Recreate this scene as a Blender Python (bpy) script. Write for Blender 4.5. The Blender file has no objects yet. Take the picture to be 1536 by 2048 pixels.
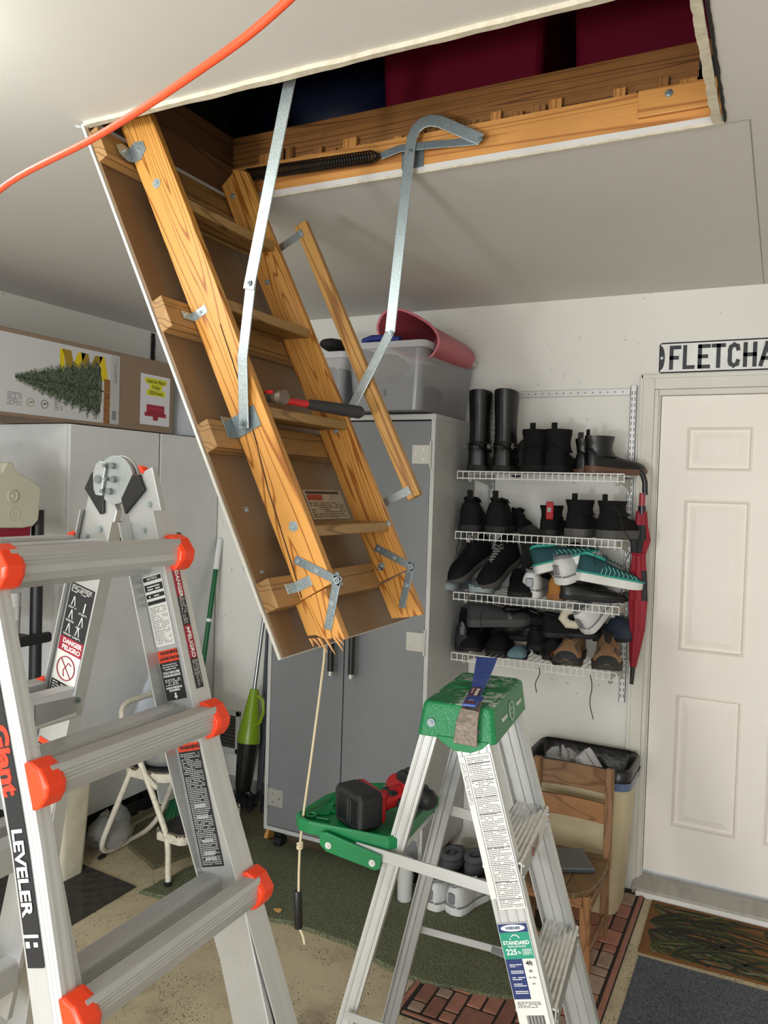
import bpy, math, random
import numpy as np
from mathutils import Matrix, Vector
from mathutils.noise import noise as pnoise
random.seed(7)
S = bpy.context.scene
V = Vector
# ------------------------------------------------------------------ camera
CAMZ = 1.685
YAW, PITCH, ROLL, FPX = 0.46427535, -0.02853957, 0.03088641, 1589.08
_cy, _sy, _cp, _sp = math.cos(YAW), math.sin(YAW), math.cos(PITCH), math.sin(PITCH)
_F = V((-_sy*_cp, _cy*_cp, _sp)); _r = V((_cy, _sy, 0)); _u = _r.cross(_F)
_R = _r*math.cos(ROLL) + _u*math.sin(ROLL); _U = -_r*math.sin(ROLL) + _u*math.cos(ROLL)
cam = bpy.data.cameras.new('camera'); camo = bpy.data.objects.new('camera', cam)
S.collection.objects.link(camo); S.camera = camo
camo.matrix_world = Matrix(((_R.x, _U.x, -_F.x, 0), (_R.y, _U.y, -_F.y, 0), (_R.z, _U.z, -_F.z, CAMZ), (0, 0, 0, 1)))
cam.sensor_fit = 'VERTICAL'; cam.sensor_height = 36.0; cam.lens = FPX/2048*36.0
cam.clip_start = 0.02
def at(px, py, ax, v):
    'the point of the plane ax = v that the photograph shows at pixel (px, py)'
    d = _R*((px-768)/FPX) - _U*((py-1024)/FPX) + _F
    i = 'XYZ'.index(ax); o = V((0, 0, CAMZ))
    return o + d*((v-o[i])/d[i])
# ------------------------------------------------------------------ light
W = bpy.data.worlds.new('world'); S.world = W; W.use_nodes = True
_bg = W.node_tree.nodes['Background']; _bg.inputs[0].default_value = (0.86, 0.93, 1.0, 1); _bg.inputs[1].default_value = 1.5
def area(name, loc, target, sx, sy, power, col=(1, 1, 1), spread=180):
    l = bpy.data.lights.new(name, 'AREA'); l.shape = 'RECTANGLE'; l.size = sx; l.size_y = sy; l.energy = power; l.color = col
    l.spread = math.radians(spread)
    o = bpy.data.objects.new(name, l); S.collection.objects.link(o); o.location = loc
    o.rotation_euler = (V(target)-V(loc)).to_track_quat('-Z', 'Y').to_euler(); return o
area('daylight_from_garage_door', (-0.3, -3.0, 1.15), (-0.3, 3, 1.1), 3.4, 2.0, 92, (0.93, 0.97, 1.0))
area('work_light', (-0.9, -0.95, 1.25), (-1.1, 2.0, 1.75), 0.22, 0.16, 15, (1.0, 0.98, 0.95))
_l = bpy.data.lights.new('ceiling_bulb', 'POINT'); _l.energy = 9.5; _l.color = (0.93, 1.0, 0.97); _l.shadow_soft_size = 0.05
_o = bpy.data.objects.new('ceiling_bulb', _l); S.collection.objects.link(_o); _o.location = (-1.62, 0.72, 2.36)
vs = S.view_settings; S.display_settings.display_device = 'sRGB'
vs.view_transform = 'Standard'; vs.look = 'None'; vs.exposure = 0.52; vs.gamma = 1.0; vs.use_curve_mapping = False
S.cycles.max_bounces = 7; S.cycles.diffuse_bounces = 4; S.cycles.glossy_bounces = 3; S.cycles.transparent_max_bounces = 8
S.cycles.use_denoising = True
# ------------------------------------------------------------------ materials
def lin(c):
    if isinstance(c, str):
        c = tuple(int(c[i:i+2], 16)/255 for i in (0, 2, 4))
    return tuple(((x/12.92) if x <= 0.04045 else ((x+0.055)/1.055)**2.4) for x in c)+(1,)
MATS = {}
class NT:
    def __init__(s, name):
        m = bpy.data.materials.new(name); m.use_nodes = True; s.m = m; s.t = m.node_tree; s.b = s.t.nodes['Principled BSDF']
    def n(s, ty, **k):
        x = s.t.nodes.new(ty)
        for a, b in k.items():
            if a.startswith('i_'):
                key = a[2:]; key = int(key) if key.isdigit() else key.replace('_', ' ')
                x.inputs[key].default_value = b
            else: setattr(x, a, b)
        return x
    def l(s, a, b): s.t.links.new(a, b)
    def coords(s, scale=(1, 1, 1), loc=(0, 0, 0), rot=(0, 0, 0), kind='Object'):
        tc = s.n('ShaderNodeTexCoord'); mp = s.n('ShaderNodeMapping')
        mp.inputs['Scale'].default_value = scale; mp.inputs['Location'].default_value = loc; mp.inputs['Rotation'].default_value = rot
        s.l(tc.outputs[kind], mp.inputs[0]); return mp.outputs[0]
    def ramp(s, src, stops, interp='LINEAR'):
        r = s.n('ShaderNodeValToRGB'); r.color_ramp.interpolation = interp; e = r.color_ramp.elements
        while len(e) < len(stops): e.new(0.5)
        for el, (p, c) in zip(e, stops): el.position = p; el.color = lin(c) if not (isinstance(c, tuple) and len(c) == 4) else c
        s.l(src, r.inputs[0]); return r.outputs[0]
    def noise(s, vec, scale, detail=3, rough=0.5, dist=0):
        x = s.n('ShaderNodeTexNoise'); x.inputs['Scale'].default_value = scale; x.inputs['Detail'].default_value = detail
        x.inputs['Roughness'].default_value = rough; x.inputs['Distortion'].default_value = dist
        s.l(vec, x.inputs['Vector']); return x.outputs['Fac']
    def math(s, op, a, b=None, clamp=False):
        x = s.n('ShaderNodeMath'); x.operation = op; x.use_clamp = clamp
        for i, v in enumerate((a, b)):
            if v is None: continue
            if isinstance(v, (int, float)): x.inputs[i].default_value = v
            else: s.l(v, x.inputs[i])
        return x.outputs[0]
    def mix(s, f, a, b, bt='MIX'):
        x = s.n('ShaderNodeMixRGB'); x.blend_type = bt
        for i, v in zip((0, 1, 2), (f, a, b)):
            if isinstance(v, (int, float)): x.inputs[i].default_value = v
            elif isinstance(v, (str, tuple)): x.inputs[i].default_value = lin(v)
            else: s.l(v, x.inputs[i])
        return x.outputs[0]
    def color(s, c): s.l(c, s.b.inputs['Base Color'])
    def bump(s, h, strength=0.3, dist=0.002):
        b = s.n('ShaderNodeBump'); b.inputs['Strength'].default_value = strength; b.inputs['Distance'].default_value = dist
        s.l(h, b.inputs['Height']); s.l(b.outputs[0], s.b.inputs['Normal'])
def P(name, c, rough=0.5, metal=0.0, spec=0.5, grime=0, gscale=20, bump=0, bscale=120, trans=0, alpha=1, dirt='3a3630', stretch=(1, 1, 1), sheen=0):
    'plain material with optional dirt patches and fine relief'
    if name in MATS: return MATS[name]
    t = NT(name); b = t.b; b.inputs['Base Color'].default_value = lin(c); b.inputs['Roughness'].default_value = rough
    b.inputs['Metallic'].default_value = metal; b.inputs['Specular IOR Level'].default_value = spec
    if trans: b.inputs['Transmission Weight'].default_value = trans
    if sheen: b.inputs['Sheen Weight'].default_value = sheen
    if alpha < 1: b.inputs['Alpha'].default_value = alpha
    if grime:
        v = t.coords(stretch); f = t.noise(v, gscale, 5, 0.65)
        f = t.math('MULTIPLY', t.ramp(f, [(0.42, (0, 0, 0)), (0.75, (1, 1, 1))]), grime); t.color(t.mix(f, c, dirt))
    if bump:
        t.bump(t.noise(t.coords(stretch), bscale, 3), bump)
    MATS[name] = t.m; return t.m
def wood(name, light, dark, rings=9, st=(0.7, 7, 7), seed=0, rough=0.5, stain=0, staincol='4a3018', fine=0.35):
    'sawn pine: contour-like growth rings stretched along local x'
    if name in MATS: return MATS[name]
    t = NT(name); v = t.coords(st, loc=(seed*3.1, seed*1.7, seed*0.9))
    f = t.noise(v, 1.6, 1.5, 0.45, 0.25)
    w = t.math('PINGPONG', t.math('MULTIPLY', f, rings), 0.5)
    c = t.ramp(t.math('MULTIPLY', w, 2), [(0.0, dark), (0.08, dark), (0.32, light), (1.0, light)])
    v2 = t.coords((st[0]*4, st[1]*14, st[2]*14)); g = t.noise(v2, 3, 4, 0.6)
    c = t.mix(t.math('MULTIPLY', t.ramp(g, [(0.35, (0, 0, 0)), (0.75, (1, 1, 1))]), fine), c, dark)
    if stain:
        s2 = t.noise(t.coords((1, 2, 2), loc=(seed, 5, 2)), 5, 5, 0.7)
        c = t.mix(t.math('MULTIPLY', t.ramp(s2, [(0.45, (0, 0, 0)), (0.8, (1, 1, 1))]), stain), c, staincol)
    t.color(c); t.b.inputs['Roughness'].default_value = rough; t.bump(g, 0.15, 0.001)
    MATS[name] = t.m; return t.m
def brushed(name, c='c9cbcc', rough=0.38, metal=0.75, ax=(0.5, 60, 60), dirt=0.25, dirtcol='5a5850', gs=9):
    if name in MATS: return MATS[name]
    t = NT(name); g = t.noise(t.coords(ax), 4, 3, 0.6)
    d = t.noise(t.coords((1, 1, 1)), gs, 6, 0.7)
    base = t.mix(t.math('MULTIPLY', g, 0.25), c, '8f9192')
    t.color(t.mix(t.math('MULTIPLY', t.ramp(d, [(0.48, (0, 0, 0)), (0.78, (1, 1, 1))]), dirt), base, dirtcol))
    t.b.inputs['Metallic'].default_value = metal; t.b.inputs['Roughness'].default_value = rough; t.bump(g, 0.08, 0.0005)
    MATS[name] = t.m; return t.m
def galv(name, c1='aebabb', c2='7d8a8b', sc=160):
    if name in MATS: return MATS[name]
    t = NT(name); vo = t.n('ShaderNodeTexVoronoi'); vo.inputs['Scale'].default_value = sc; t.l(t.coords(), vo.inputs['Vector'])
    g = t.noise(t.coords(), 12, 4, 0.6); m = t.mix(0.5, vo.outputs['Color'], g)
    t.color(t.mix(t.ramp(m, [(0.3, (0, 0, 0)), (0.7, (1, 1, 1))]), c2, c1))
    t.b.inputs['Metallic'].default_value = 0.7; t.b.inputs['Roughness'].default_value = 0.38
    MATS[name] = t.m; return t.m
# ------------------------------------------------------------------ meshes and objects
WM = {}
def frame(o, x, y=None, z=None):
    o, x = V(o), V(x).normalized()
    if z is not None:
        z = V(z).normalized(); y = z.cross(x).normalized(); x = y.cross(z).normalized()
    else:
        y = V(y).normalized(); z = x.cross(y).normalized(); y = z.cross(x).normalized()
    return Matrix(((x.x, y.x, z.x, o.x), (x.y, y.y, z.y, o.y), (x.z, y.z, z.z, o.z), (0, 0, 0, 1)))
def T(x, y, z, rz=0): return Matrix.Translation((x, y, z)) @ Matrix.Rotation(rz, 4, 'Z')
I4 = Matrix.Identity(4)
class MB:
    def __init__(s, M=None): s.v = []; s.f = []; s.m = []; s.M = M or I4; s.mi = 0; s.sm = []; s.smooth = False
    def add(s, vs, fs):
        b = len(s.v); s.v += [s.M @ V(p) for p in vs]
        for f in fs: s.f.append(tuple(i+b for i in f)); s.m.append(s.mi); s.sm.append(s.smooth)
        return s
    def box(s, x0, x1, y0, y1, z0, z1, ch=0):
        if ch <= 0:
            vs = [(x, y, z) for z in (z0, z1) for y in (y0, y1) for x in (x0, x1)]
            return s.add(vs, [(0, 2, 3, 1), (4, 5, 7, 6), (0, 1, 5, 4), (2, 6, 7, 3), (0, 4, 6, 2), (1, 3, 7, 5)])
        c = min(ch, (x1-x0)/2.01, (y1-y0)/2.01, (z1-z0)/2.01); b = []
        for (z, k) in ((z0, c), (z0+c, 0), (z1-c, 0), (z1, c)):
            X0, X1, Y0, Y1 = x0+k, x1-k, y0+k, y1-k
            b.append([(X0+c, Y0, z), (X1-c, Y0, z), (X1, Y0+c, z), (X1, Y1-c, z), (X1-c, Y1, z), (X0+c, Y1, z), (X0, Y1-c, z), (X0, Y0+c, z)])
        return s.loft(b)
    def loft(s, rings, cap=True, closed=True):
        n = len(rings[0]); vs = [p for r in rings for p in r]; fs = []
        for i in range(len(rings)-1):
            for j in range(n if closed else n-1):
                k = (j+1) % n; fs.append((i*n+j, i*n+k, (i+1)*n+k, (i+1)*n+j))
        if cap: fs.append(tuple(range(n-1, -1, -1))); fs.append(tuple((len(rings)-1)*n+j for j in range(n)))
        return s.add(vs, fs)
    def prism(s, poly, z0, z1):
        return s.loft([[(x, y, z0) for x, y in poly], [(x, y, z1) for x, y in poly]])
    def cyl(s, p, q, r, seg=12, r2=None, cap=True):
        return s.tube([p, q], [r, r if r2 is None else r2], seg, cap)
    def tube(s, path, r, seg=8, cap=True, sq=None):
        path = [V(p) for p in path]; n = len(path); rs = r if isinstance(r, (list, tuple)) else [r]*n
        t0 = (path[1]-path[0]).normalized(); a = t0.orthogonal().normalized(); rings = []; pt = t0
        for i, p in enumerate(path):
            t = (path[min(i+1, n-1)]-path[max(i-1, 0)])
            t = t.normalized() if t.length > 1e-9 else pt
            a = (a - t*a.dot(t)); a = a.normalized() if a.length > 1e-6 else t.orthogonal().normalized(); b = t.cross(a); pt = t
            rings.append([p+(a*math.cos(2*math.pi*j/seg)+b*math.sin(2*math.pi*j/seg))*rs[i] for j in range(seg)])
        return s.loft(rings, cap)
    def lathe(s, prof, seg=24, cap=False, sx=1, sy=1):
        return s.loft([[(r*sx*math.cos(2*math.pi*j/seg), r*sy*math.sin(2*math.pi*j/seg), z) for j in range(seg)] for r, z in prof], cap)
    def quad(s, *p): return s.add(p, [tuple(range(len(p)))])
    def strap(s, path, w, t, up):
        'flat bar along path, width w along up x dir, thickness t along up'
        path = [V(p) for p in path]; up = V(up).normalized(); n = len(path); rings = []
        for i, p in enumerate(path):
            d0 = (path[i]-path[i-1]).normalized() if i else None; d1 = (path[i+1]-path[i]).normalized() if i < n-1 else None
            if d0 is None: d0 = d1
            if d1 is None: d1 = d0
            d = (d0+d1).normalized(); sd = up.cross(d).normalized(); k = 1/max(0.5, d.dot(d1))
            rings.append([p+sd*w/2*k-up*t/2, p+sd*w/2*k+up*t/2, p-sd*w/2*k+up*t/2, p-sd*w/2*k-up*t/2])
        return s.loft(rings)
    def text(s, txt, size, M, depth=0.0006, align='CENTER', bold=0.0, sx=1.0):
        me = text_mesh(txt, size, depth, align, bold); MM = M @ Matrix.Diagonal((sx, 1, 1, 1))
        o = s.M; s.M = o @ MM; s.add([v.co.copy() for v in me.vertices], [tuple(p.vertices) for p in me.polygons]); s.M = o; return s
    def build(s, name, mat=None, parent=None, smooth=None, fr=None, bevel=0, label=None, kind=None, subsurf=0, seg=2):
        me = bpy.data.meshes.new(name); fr = fr if fr is not None else (Matrix.Translation(sum(s.v, V())/max(1, len(s.v))))
        inv = fr.inverted(); me.from_pydata([inv @ p for p in s.v], [], s.f)
        for mt in (mat if isinstance(mat, (list, tuple)) else [mat]): me.materials.append(mt)
        for p, mi, sm in zip(me.polygons, s.m, s.sm): p.material_index = mi; p.use_smooth = sm if smooth is None else smooth
        import bmesh
        bm = bmesh.new(); bm.from_mesh(me)
        bmesh.ops.recalc_face_normals(bm, faces=bm.faces); bm.to_mesh(me); bm.free()
        o = bpy.data.objects.new(name, me); link(o, fr, parent)
        if bevel:
            b = o.modifiers.new('b', 'BEVEL'); b.width = bevel; b.segments = seg; b.limit_method = 'ANGLE'; b.angle_limit = math.radians(40)
        if subsurf:
            b = o.modifiers.new('s', 'SUBSURF'); b.levels = b.render_levels = subsurf
        if smooth or subsurf:
            me.set_sharp_from_angle(angle=math.radians(50)) if not subsurf else None
            for p in me.polygons: p.use_smooth = True
        if label: o['label'] = label
        if kind: o['kind'] = kind
        return o
def link(o, wm, parent=None):
    S.collection.objects.link(o); WM[o.name] = wm.copy()
    if parent is not None:
        o.parent = parent; o.matrix_parent_inverse = WM[parent.name].inverted()
    o.matrix_basis = wm
def thing(name, loc, label, cat, group=None, fr=None):
    o = bpy.data.objects.new(name, None); o.empty_display_size = 0.05
    link(o, fr if fr is not None else Matrix.Translation(loc)); return tag(o, label, cat, group)
def tag(o, label, cat, group=None):
    o['label'] = label; o['category'] = cat
    if group: o['group'] = group
    return o
_TM = {}
def text_mesh(txt, size, depth, align, bold):
    k = (txt, size, depth, align, bold)
    if k not in _TM:
        c = bpy.data.curves.new('t', 'FONT'); c.body = txt; c.size = size; c.align_x = align; c.align_y = 'CENTER'
        c.extrude = depth/2; c.offset = bold; c.resolution_u = 3
        o = bpy.data.objects.new('t', c); S.collection.objects.link(o)
        dg = bpy.context.evaluated_depsgraph_get(); _TM[k] = bpy.data.meshes.new_from_object(o.evaluated_get(dg))
        bpy.data.objects.remove(o)
    return _TM[k]
def wave(a, b, n, f):
    return [V(a).lerp(V(b), i/n)+V(f(i/n)) for i in range(n+1)]
# ------------------------------------------------------------------ room shell
XL, XR, YB, YN, H = -3.28, 2.5, 3.523, -3.1, 2.55
def paint(name, c, sc=1.2, amt=0.10, spots=0, c2='a8a08c'):
    t = NT(name); v = t.coords(); n = t.noise(v, sc, 4, 0.6)
    col = t.mix(t.math('MULTIPLY', t.ramp(n, [(0.35, (0, 0, 0)), (0.75, (1, 1, 1))]), amt), c, c2)
    if spots:
        n2 = t.noise(v, 34, 2, 0.5); col = t.mix(t.math('MULTIPLY', t.ramp(n2, [(0.735, (0, 0, 0)), (0.76, (1, 1, 1))]), spots), col, '6c675d')
    t.color(col); t.b.inputs['Roughness'].default_value = 0.62
    t.bump(t.noise(v, 90, 3), 0.08); return t.m
M_WALL = paint('wall_paint', 'e2dfd7', amt=0.12, spots=0.35)
M_CEIL = paint('ceiling_paint', 'd2cec9', sc=1.5, amt=0.14, spots=0.12)
M_TRIM = paint('trim_paint', 'd9d6cb', sc=4, amt=0.25)
def floor_mat():
    t = NT('speckled_floor'); v = t.coords(); n = t.noise(v, 2.2, 5, 0.65)
    c = t.ramp(n, [(0.3, 'a2947a'), (0.5, 'bfb092'), (0.75, 'cdc0a2')])
    for sc, th, col in ((75, 0.10, '37302a'), (110, 0.09, '4f4538'), (60, 0.075, 'c6bda9'), (150, 0.10, '2d2925')):
        vo = t.n('ShaderNodeTexVoronoi'); vo.inputs['Scale'].default_value = sc; t.l(t.coords(loc=(sc*.1, 0, 0)), vo.inputs['Vector'])
        k = t.math('MULTIPLY', t.math('LESS_THAN', vo.outputs['Distance'], th*2), t.ramp(t.noise(v, 9, 3), [(0.42, (0, 0, 0)), (0.56, (1, 1, 1))]))
        c = t.mix(k, c, col)
    wet = t.ramp(t.noise(t.coords(loc=(.4, .3, 0)), 1.7, 5, 0.7), [(0.54, (0, 0, 0)), (0.68, (1, 1, 1))])
    c = t.mix(t.math('MULTIPLY', wet, 0.5), c, '5c5044'); t.color(c); t.b.inputs['Roughness'].default_value = 0.55; return t.m
def struct(name, mb, m, **k):
    o = mb.build(name, m, **k); o['kind'] = 'structure'; return o
struct('floor', MB().box(XL-.3, XR+.3, YN-4, YB+.3, -.12, 0), floor_mat())
OX0, OX1, OY0, OY1 = -1.545, -0.155, 1.415, 1.978      # hatch opening
c = MB()
for b in ((XL-.2, OX0, YN-.1, YB+.2), (OX1, XR+.2, YN-.1, YB+.2), (OX0, OX1, YN-.1, OY0), (OX0, OX1, OY1, YB+.2)): c.box(*b, H, H+.014)
struct('ceiling', c, M_CEIL)
# wall with the door
DX0, DX1, DH = -0.476, 0.34, 2.116
w = MB(); w.box(XL-.15, DX0, YB, YB+.15, 0, 4.2); w.box(DX1, XR+.15, YB, YB+.15, 0, 4.2); w.box(DX0, DX1, YB, YB+.15, DH, 4.2)
struct('wall_back', w, M_WALL)
struct('wall_left', MB().box(XL-.15, XL, YN, YB, 0, 4.2), M_WALL)
struct('wall_right', MB().box(XR, XR+.15, YN, YB, 0, 4.2), M_WALL)
w = MB(); w.box(XL-.15, -2.7, YN-.15, YN, 0, 4.2); w.box(2.2, XR+.15, YN-.15, YN, 0, 4.2); w.box(-2.7, 2.2, YN-.15, YN, 2.15, 4.2)
struct('wall_front', w, M_WALL)
struct('attic_light_lid', MB().box(XL-.15, XR+.15, YN-.15, YB+.15, 4.2, 4.3), P('lid_brown', '3a2b1f', 0.9))  # unseen lid added over the attic to keep sky light out
# door
M_DOOR = paint('door_paint', 'efe8de', sc=3, amt=0.2, c2='dccfc2')
d = MB(); yf = YB+.012
pan = [(-0.366, -0.120, 1.80, 1.985), (-0.368, -0.112, 1.045, 1.682), (-0.370, -0.114, 0.30, 0.865), (-0.016, 0.23, 1.80, 1.985), (-0.016, 0.24, 1.045, 1.682), (-0.016, 0.24, 0.30, 0.865)]
zs = sorted({0.09, DH-.002}|{p[2] for p in pan}|{p[3] for p in pan}); cols = [DX0+.003, -0.368, -0.114, -0.016, 0.236, DX1-.003]
rows = [(0.3, 0.865), (1.045, 1.682), (1.80, 1.985)]
zb = [0.09, .3, .865, 1.045, 1.682, 1.8, 1.985, DH-.002]
for i in range(5):
    for j in range(7):
        x0, x1, z0, z1 = cols[i], cols[i+1], zb[j], zb[j+1]
        if i in (1, 3) and j in (1, 3, 5):
            prof = [(0, 0), (.008, -.006), (.014, .007), (.022, .007), (.050, -.001)]
            rings = [[(x0+k, yf+h, z0+k), (x1-k, yf+h, z0+k), (x1-k, yf+h, z1-k), (x0+k, yf+h, z1-k)] for k, h in prof]
            d.loft(rings, cap=False); k, h = prof[-1]; d.quad(*rings[-1])
        else: d.quad((x0, yf, z0), (x1, yf, z0), (x1, yf, z1), (x0, yf, z1))
d.box(DX0+.003, DX1-.003, yf+.012, yf+.045, .09, DH-.002)
door = struct('door_1', d, M_DOOR)
# casing, jamb, threshold
def trim(n, boxes, m=M_TRIM, bevel=0.003):
    t = MB()
    for b in boxes: t.box(*b)
    return struct('trim_%d' % n, t, m, bevel=bevel)
trim(1, [(-0.556, -0.500, YB-.018, YB, 0.0, 2.197), (-0.560, -0.545, YB-.024, YB-.017, 0, 2.203)])
trim(2, [(-0.500, 0.42, YB-.018, YB, 2.141, 2.197), (-0.556, .42, YB-.024, YB-.017, 2.186, 2.203)])
trim(3, [(-0.500, -0.484, YB-.010, YB+.1, 0.02, 2.14), (-0.484, -0.4765, YB, YB+.10, 0.03, 2.12), (-.483, .344, YB-.010, YB+.1, 2.1165, 2.1405), (.345, .42, YB-.018, YB, 0, 2.1405)])
M_THR = brushed('threshold_metal', 'b3aea3', 0.5, 0.4, (30, 1, 1), 0.5)
struct('trim_4', MB(frame((0, 0, 0), (0, 1, 0), (0, 0, 1))).prism([(YB-.045, 0), (YB-.045, .026), (YB+.004, .070), (YB+.12, .078), (YB+.12, 0)], -.508, .42), M_THR, bevel=.002)
trim(5, [(-0.49, .42, YB-.065, YB-.045, 0.0, 0.022)], P('white_strip', 'e4e2dc', .5))
# hatch edge trim, joists, attic
M_PL = P('torn_drywall_edge', 'd6cdb8', 0.9, grime=.5, gscale=30, dirt='96876c', bump=.6, bscale=60)
def rough_strip(a, b, up, w, t, n=110, amp=.003):
    a, b = V(a), V(b); rng = random.Random(a.x*77+b.y); rings = []; up = V(up)
    for i in range(n+1):
        wv = .12*rng.uniform(-1, 1)+pnoise(V((i*.13, a.x*5, b.y*3)))*1.2; p = a.lerp(b, i/n)+V((rng.uniform(-1, 1), rng.uniform(-1, 1), 0))*amp*.15; k = w+wv*amp
        rings.append([p, p+up*k, p+up*k+V((0, 0, -t)), p+V((0, 0, -t*(1+.25*pnoise(V((i*.15, 7, a.x))))))])
    return MB().loft(rings)
struct('trim_6', rough_strip((OX0, OY0, H), (OX1, OY0, H), (0, -1, 0), .016, .010), M_PL)
struct('trim_7', rough_strip((OX0, OY1, H), (OX1, OY1, H), (0, 1, 0), .006, .006), M_PL)
struct('trim_8', rough_strip((OX1, OY0, H+.0), (OX1, OY1, H+.0), (1, 0, 0), .007, .004, amp=.002), P('gap_shadow', '231e1a', .9))
struct('trim_9', rough_strip((OX1-.004, OY0, H), (OX1-.004, OY1, H), (-1, 0, 0), .020, .006, amp=.003), M_PL)
struct('trim_12', MB().box(-.102, -.100, 1.995, YB, H-.0012, H).box(OX1, -.100, 1.993, 1.995, H-.0010, H), P('seam_grey', '8a8680', .8))
struct('trim_10', rough_strip((OX0-.035, OY0-.01, H), (OX0-.001, OY0+.04, H), (0, 1, 0), .012, .005, 10, .008), P('torn_paper', 'c5c6c6', .9))
M_J1 = wood('joist_brown', 'a06e3c', '6b4424', 16, (.16, 9, 9), 3, stain=.4)
M_J2 = wood('frame_pine', 'd39650', 'a86c34', 9, (.2, 7, 7), 5, stain=.25, staincol='7a4a24')
M_J3 = wood('header_dark', '6a4a30', '4a3020', 6, (.8, 9, 9), 8, stain=.4)
hf = thing('hatch_frame', (OX0, OY0, H), 'bright pine frame boards lining the ceiling hatch opening', 'frame')
HY = 1.980
MB().box(OX0-.02, OX1+.0, HY, HY+.019, H+.004, H+.100).build('frame_board', M_J2, hf, fr=T(-1, HY, H+.05))
MB().box(OX0-.02, OX1, OY0-.020, OY0-.001, H+.015, H+.100).build('frame_board', M_J3, hf, fr=T(-1, OY0, H+.05))
MB(T(OX1+.001, 0, 0)).box(0, .019, OY0, HY, H+.015, H+.105).build('frame_board', M_J2, hf, fr=frame((OX1, 1.7, H+.05), (0, 1, 0), (1, 0, 0)))
MB(T(OX0-.02, 0, 0)).box(0, .019, OY0, HY, H+.015, H+.105).build('frame_board', M_J3, hf, fr=frame((OX0, 1.7, H+.05), (0, 1, 0), (1, 0, 0)))
MB().box(-.345, -.170, HY-.014, HY-.001, H+.035, H+.098).build('nailer_block', M_J2, hf, fr=T(-.2, HY+.3, H+.1, .02), bevel=.002)
w = MB(); w.cyl((-.275, HY-.017, H+.078), (-.275, HY-.013, H+.078), .009, 14); w.cyl((-.275, HY-.022, H+.078), (-.275, HY-.016, H+.078), .006, 6)
w.build('lag_bolt', galv('zinc'), hf, smooth=False)
MB().box(-.215, -.175, HY+.02, HY+.026, H+.105, H+.165).build('bracket', P('black_iron', '23272a', .5), hf)
# splintered shims packed between frame and joist
rng = random.Random(5)
for i in range(26):
    x = OX0+.08+i*.05+rng.uniform(-.01, .01); k = rng.uniform(.018, .045)
    MB().box(x, x+k, HY+.020, HY+.034, H+.06, H+.100+rng.uniform(.008, .045)).build('shim', M_J1 if i % 3 else M_J2, hf, fr=frame((x, HY, H), (0, 0, 1), (0, 1, 0)))
def joist(x0, x1, y0, y1, z0, z1, m, along='x'):
    fr = T((x0+x1)/2, (y0+y1)/2, (z0+z1)/2) if along == 'x' else frame(((x0+x1)/2, (y0+y1)/2, (z0+z1)/2), (0, 1, 0), (-1, 0, 0))
    o = MB().box(x0, x1, y0, y1, z0, z1).build('ceiling_joist', m, fr=fr, bevel=.003); o['kind'] = 'structure'; return o
joist(XL, 1.5, 2.020, 2.058, H+.02, H+.215, M_J1)
joist(XL, 1.5, OY0-.075, OY0-.035, H+.02, H+.215, M_J3)
joist(OX0-.07, OX0-.03, OY0-.035, 2.020, H+.02, H+.215, M_J3, 'y')
joist(OX0-.12, OX0-.075, OY0-.035, 2.020, H+.02, H+.215, M_J3, 'y')
joist(OX1+.03, OX1+.07, OY0-.035, 2.020, H+.02, H+.215, M_J1, 'y')
o = MB().box(-.185, -.14, 2.07, 2.11, H+.1, 4.1).build('ceiling_joist', M_J1, fr=frame((-.16, 2.1, 3), (0, 0, 1), (1, 0, 0))); o['kind'] = 'structure'
# things stored in the attic
def tote(x, y, z, sx, sy, sz, m, lab, cat='storage tote', rz=0, lid=None, grp=None):
    t = thing('storage_tote', (x, y, z), lab, cat, grp, fr=T(x, y, z, rz)); M = T(x, y, z, rz); b = MB(M); k = .93
    def ring(a, bb, zz, r=.03):
        out = []
        for cx, cy, a0 in ((a-r, bb-r, 0), (-a+r, bb-r, 90), (-a+r, -bb+r, 180), (a-r, -bb+r, 270)):
            for q in range(4):
                an = math.radians(a0+q*30); out.append((cx+r*math.cos(an), cy+r*math.sin(an), zz))
        return out
    a, c = sx/2, sy/2; b.loft([ring(a*k, c*k, 0), ring(a, c, sz)]); b.build('body', m, t, fr=M)
    q = MB(M); q.loft([ring(a+.018, c+.018, sz-.02), ring(a+.018, c+.018, sz+.012), ring(a-.01, c-.01, sz+.018)]); q.build('lid' if lid else 'rim', lid or m, t, fr=M)
    return t
M_RED = P('dark_red_plastic', '7e1230', 0.45)
tote(-.90, 2.38, H+.225, .52, .40, .38, M_RED, 'dark red plastic tote in the attic behind the joist, the left one', grp=None)
tote(-.37, 2.38, H+.225, .40, .40, .40, M_RED, 'dark red plastic tote in the attic behind the joist, the right one')
o = MB()
rings = []
for i in range(9):
    a = i/8; r = .30*math.sin(math.pi*(.08+.87*a))**.5
    rings.append([(-1.62+r*1.35*math.cos(t*math.pi/8)*(1+.08*math.sin(3*t+i)), 2.62+r*.9*math.sin(t*math.pi/8), H+.225+.55*a+.02*math.sin(t*2+i)) for t in range(16)])
o.loft(rings); tag(o.build('storage_bag', P('navy_bag', '1a2440', .45), smooth=True), 'dark navy bag lying in the attic above the hatch left of the red totes', 'bag')
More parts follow.
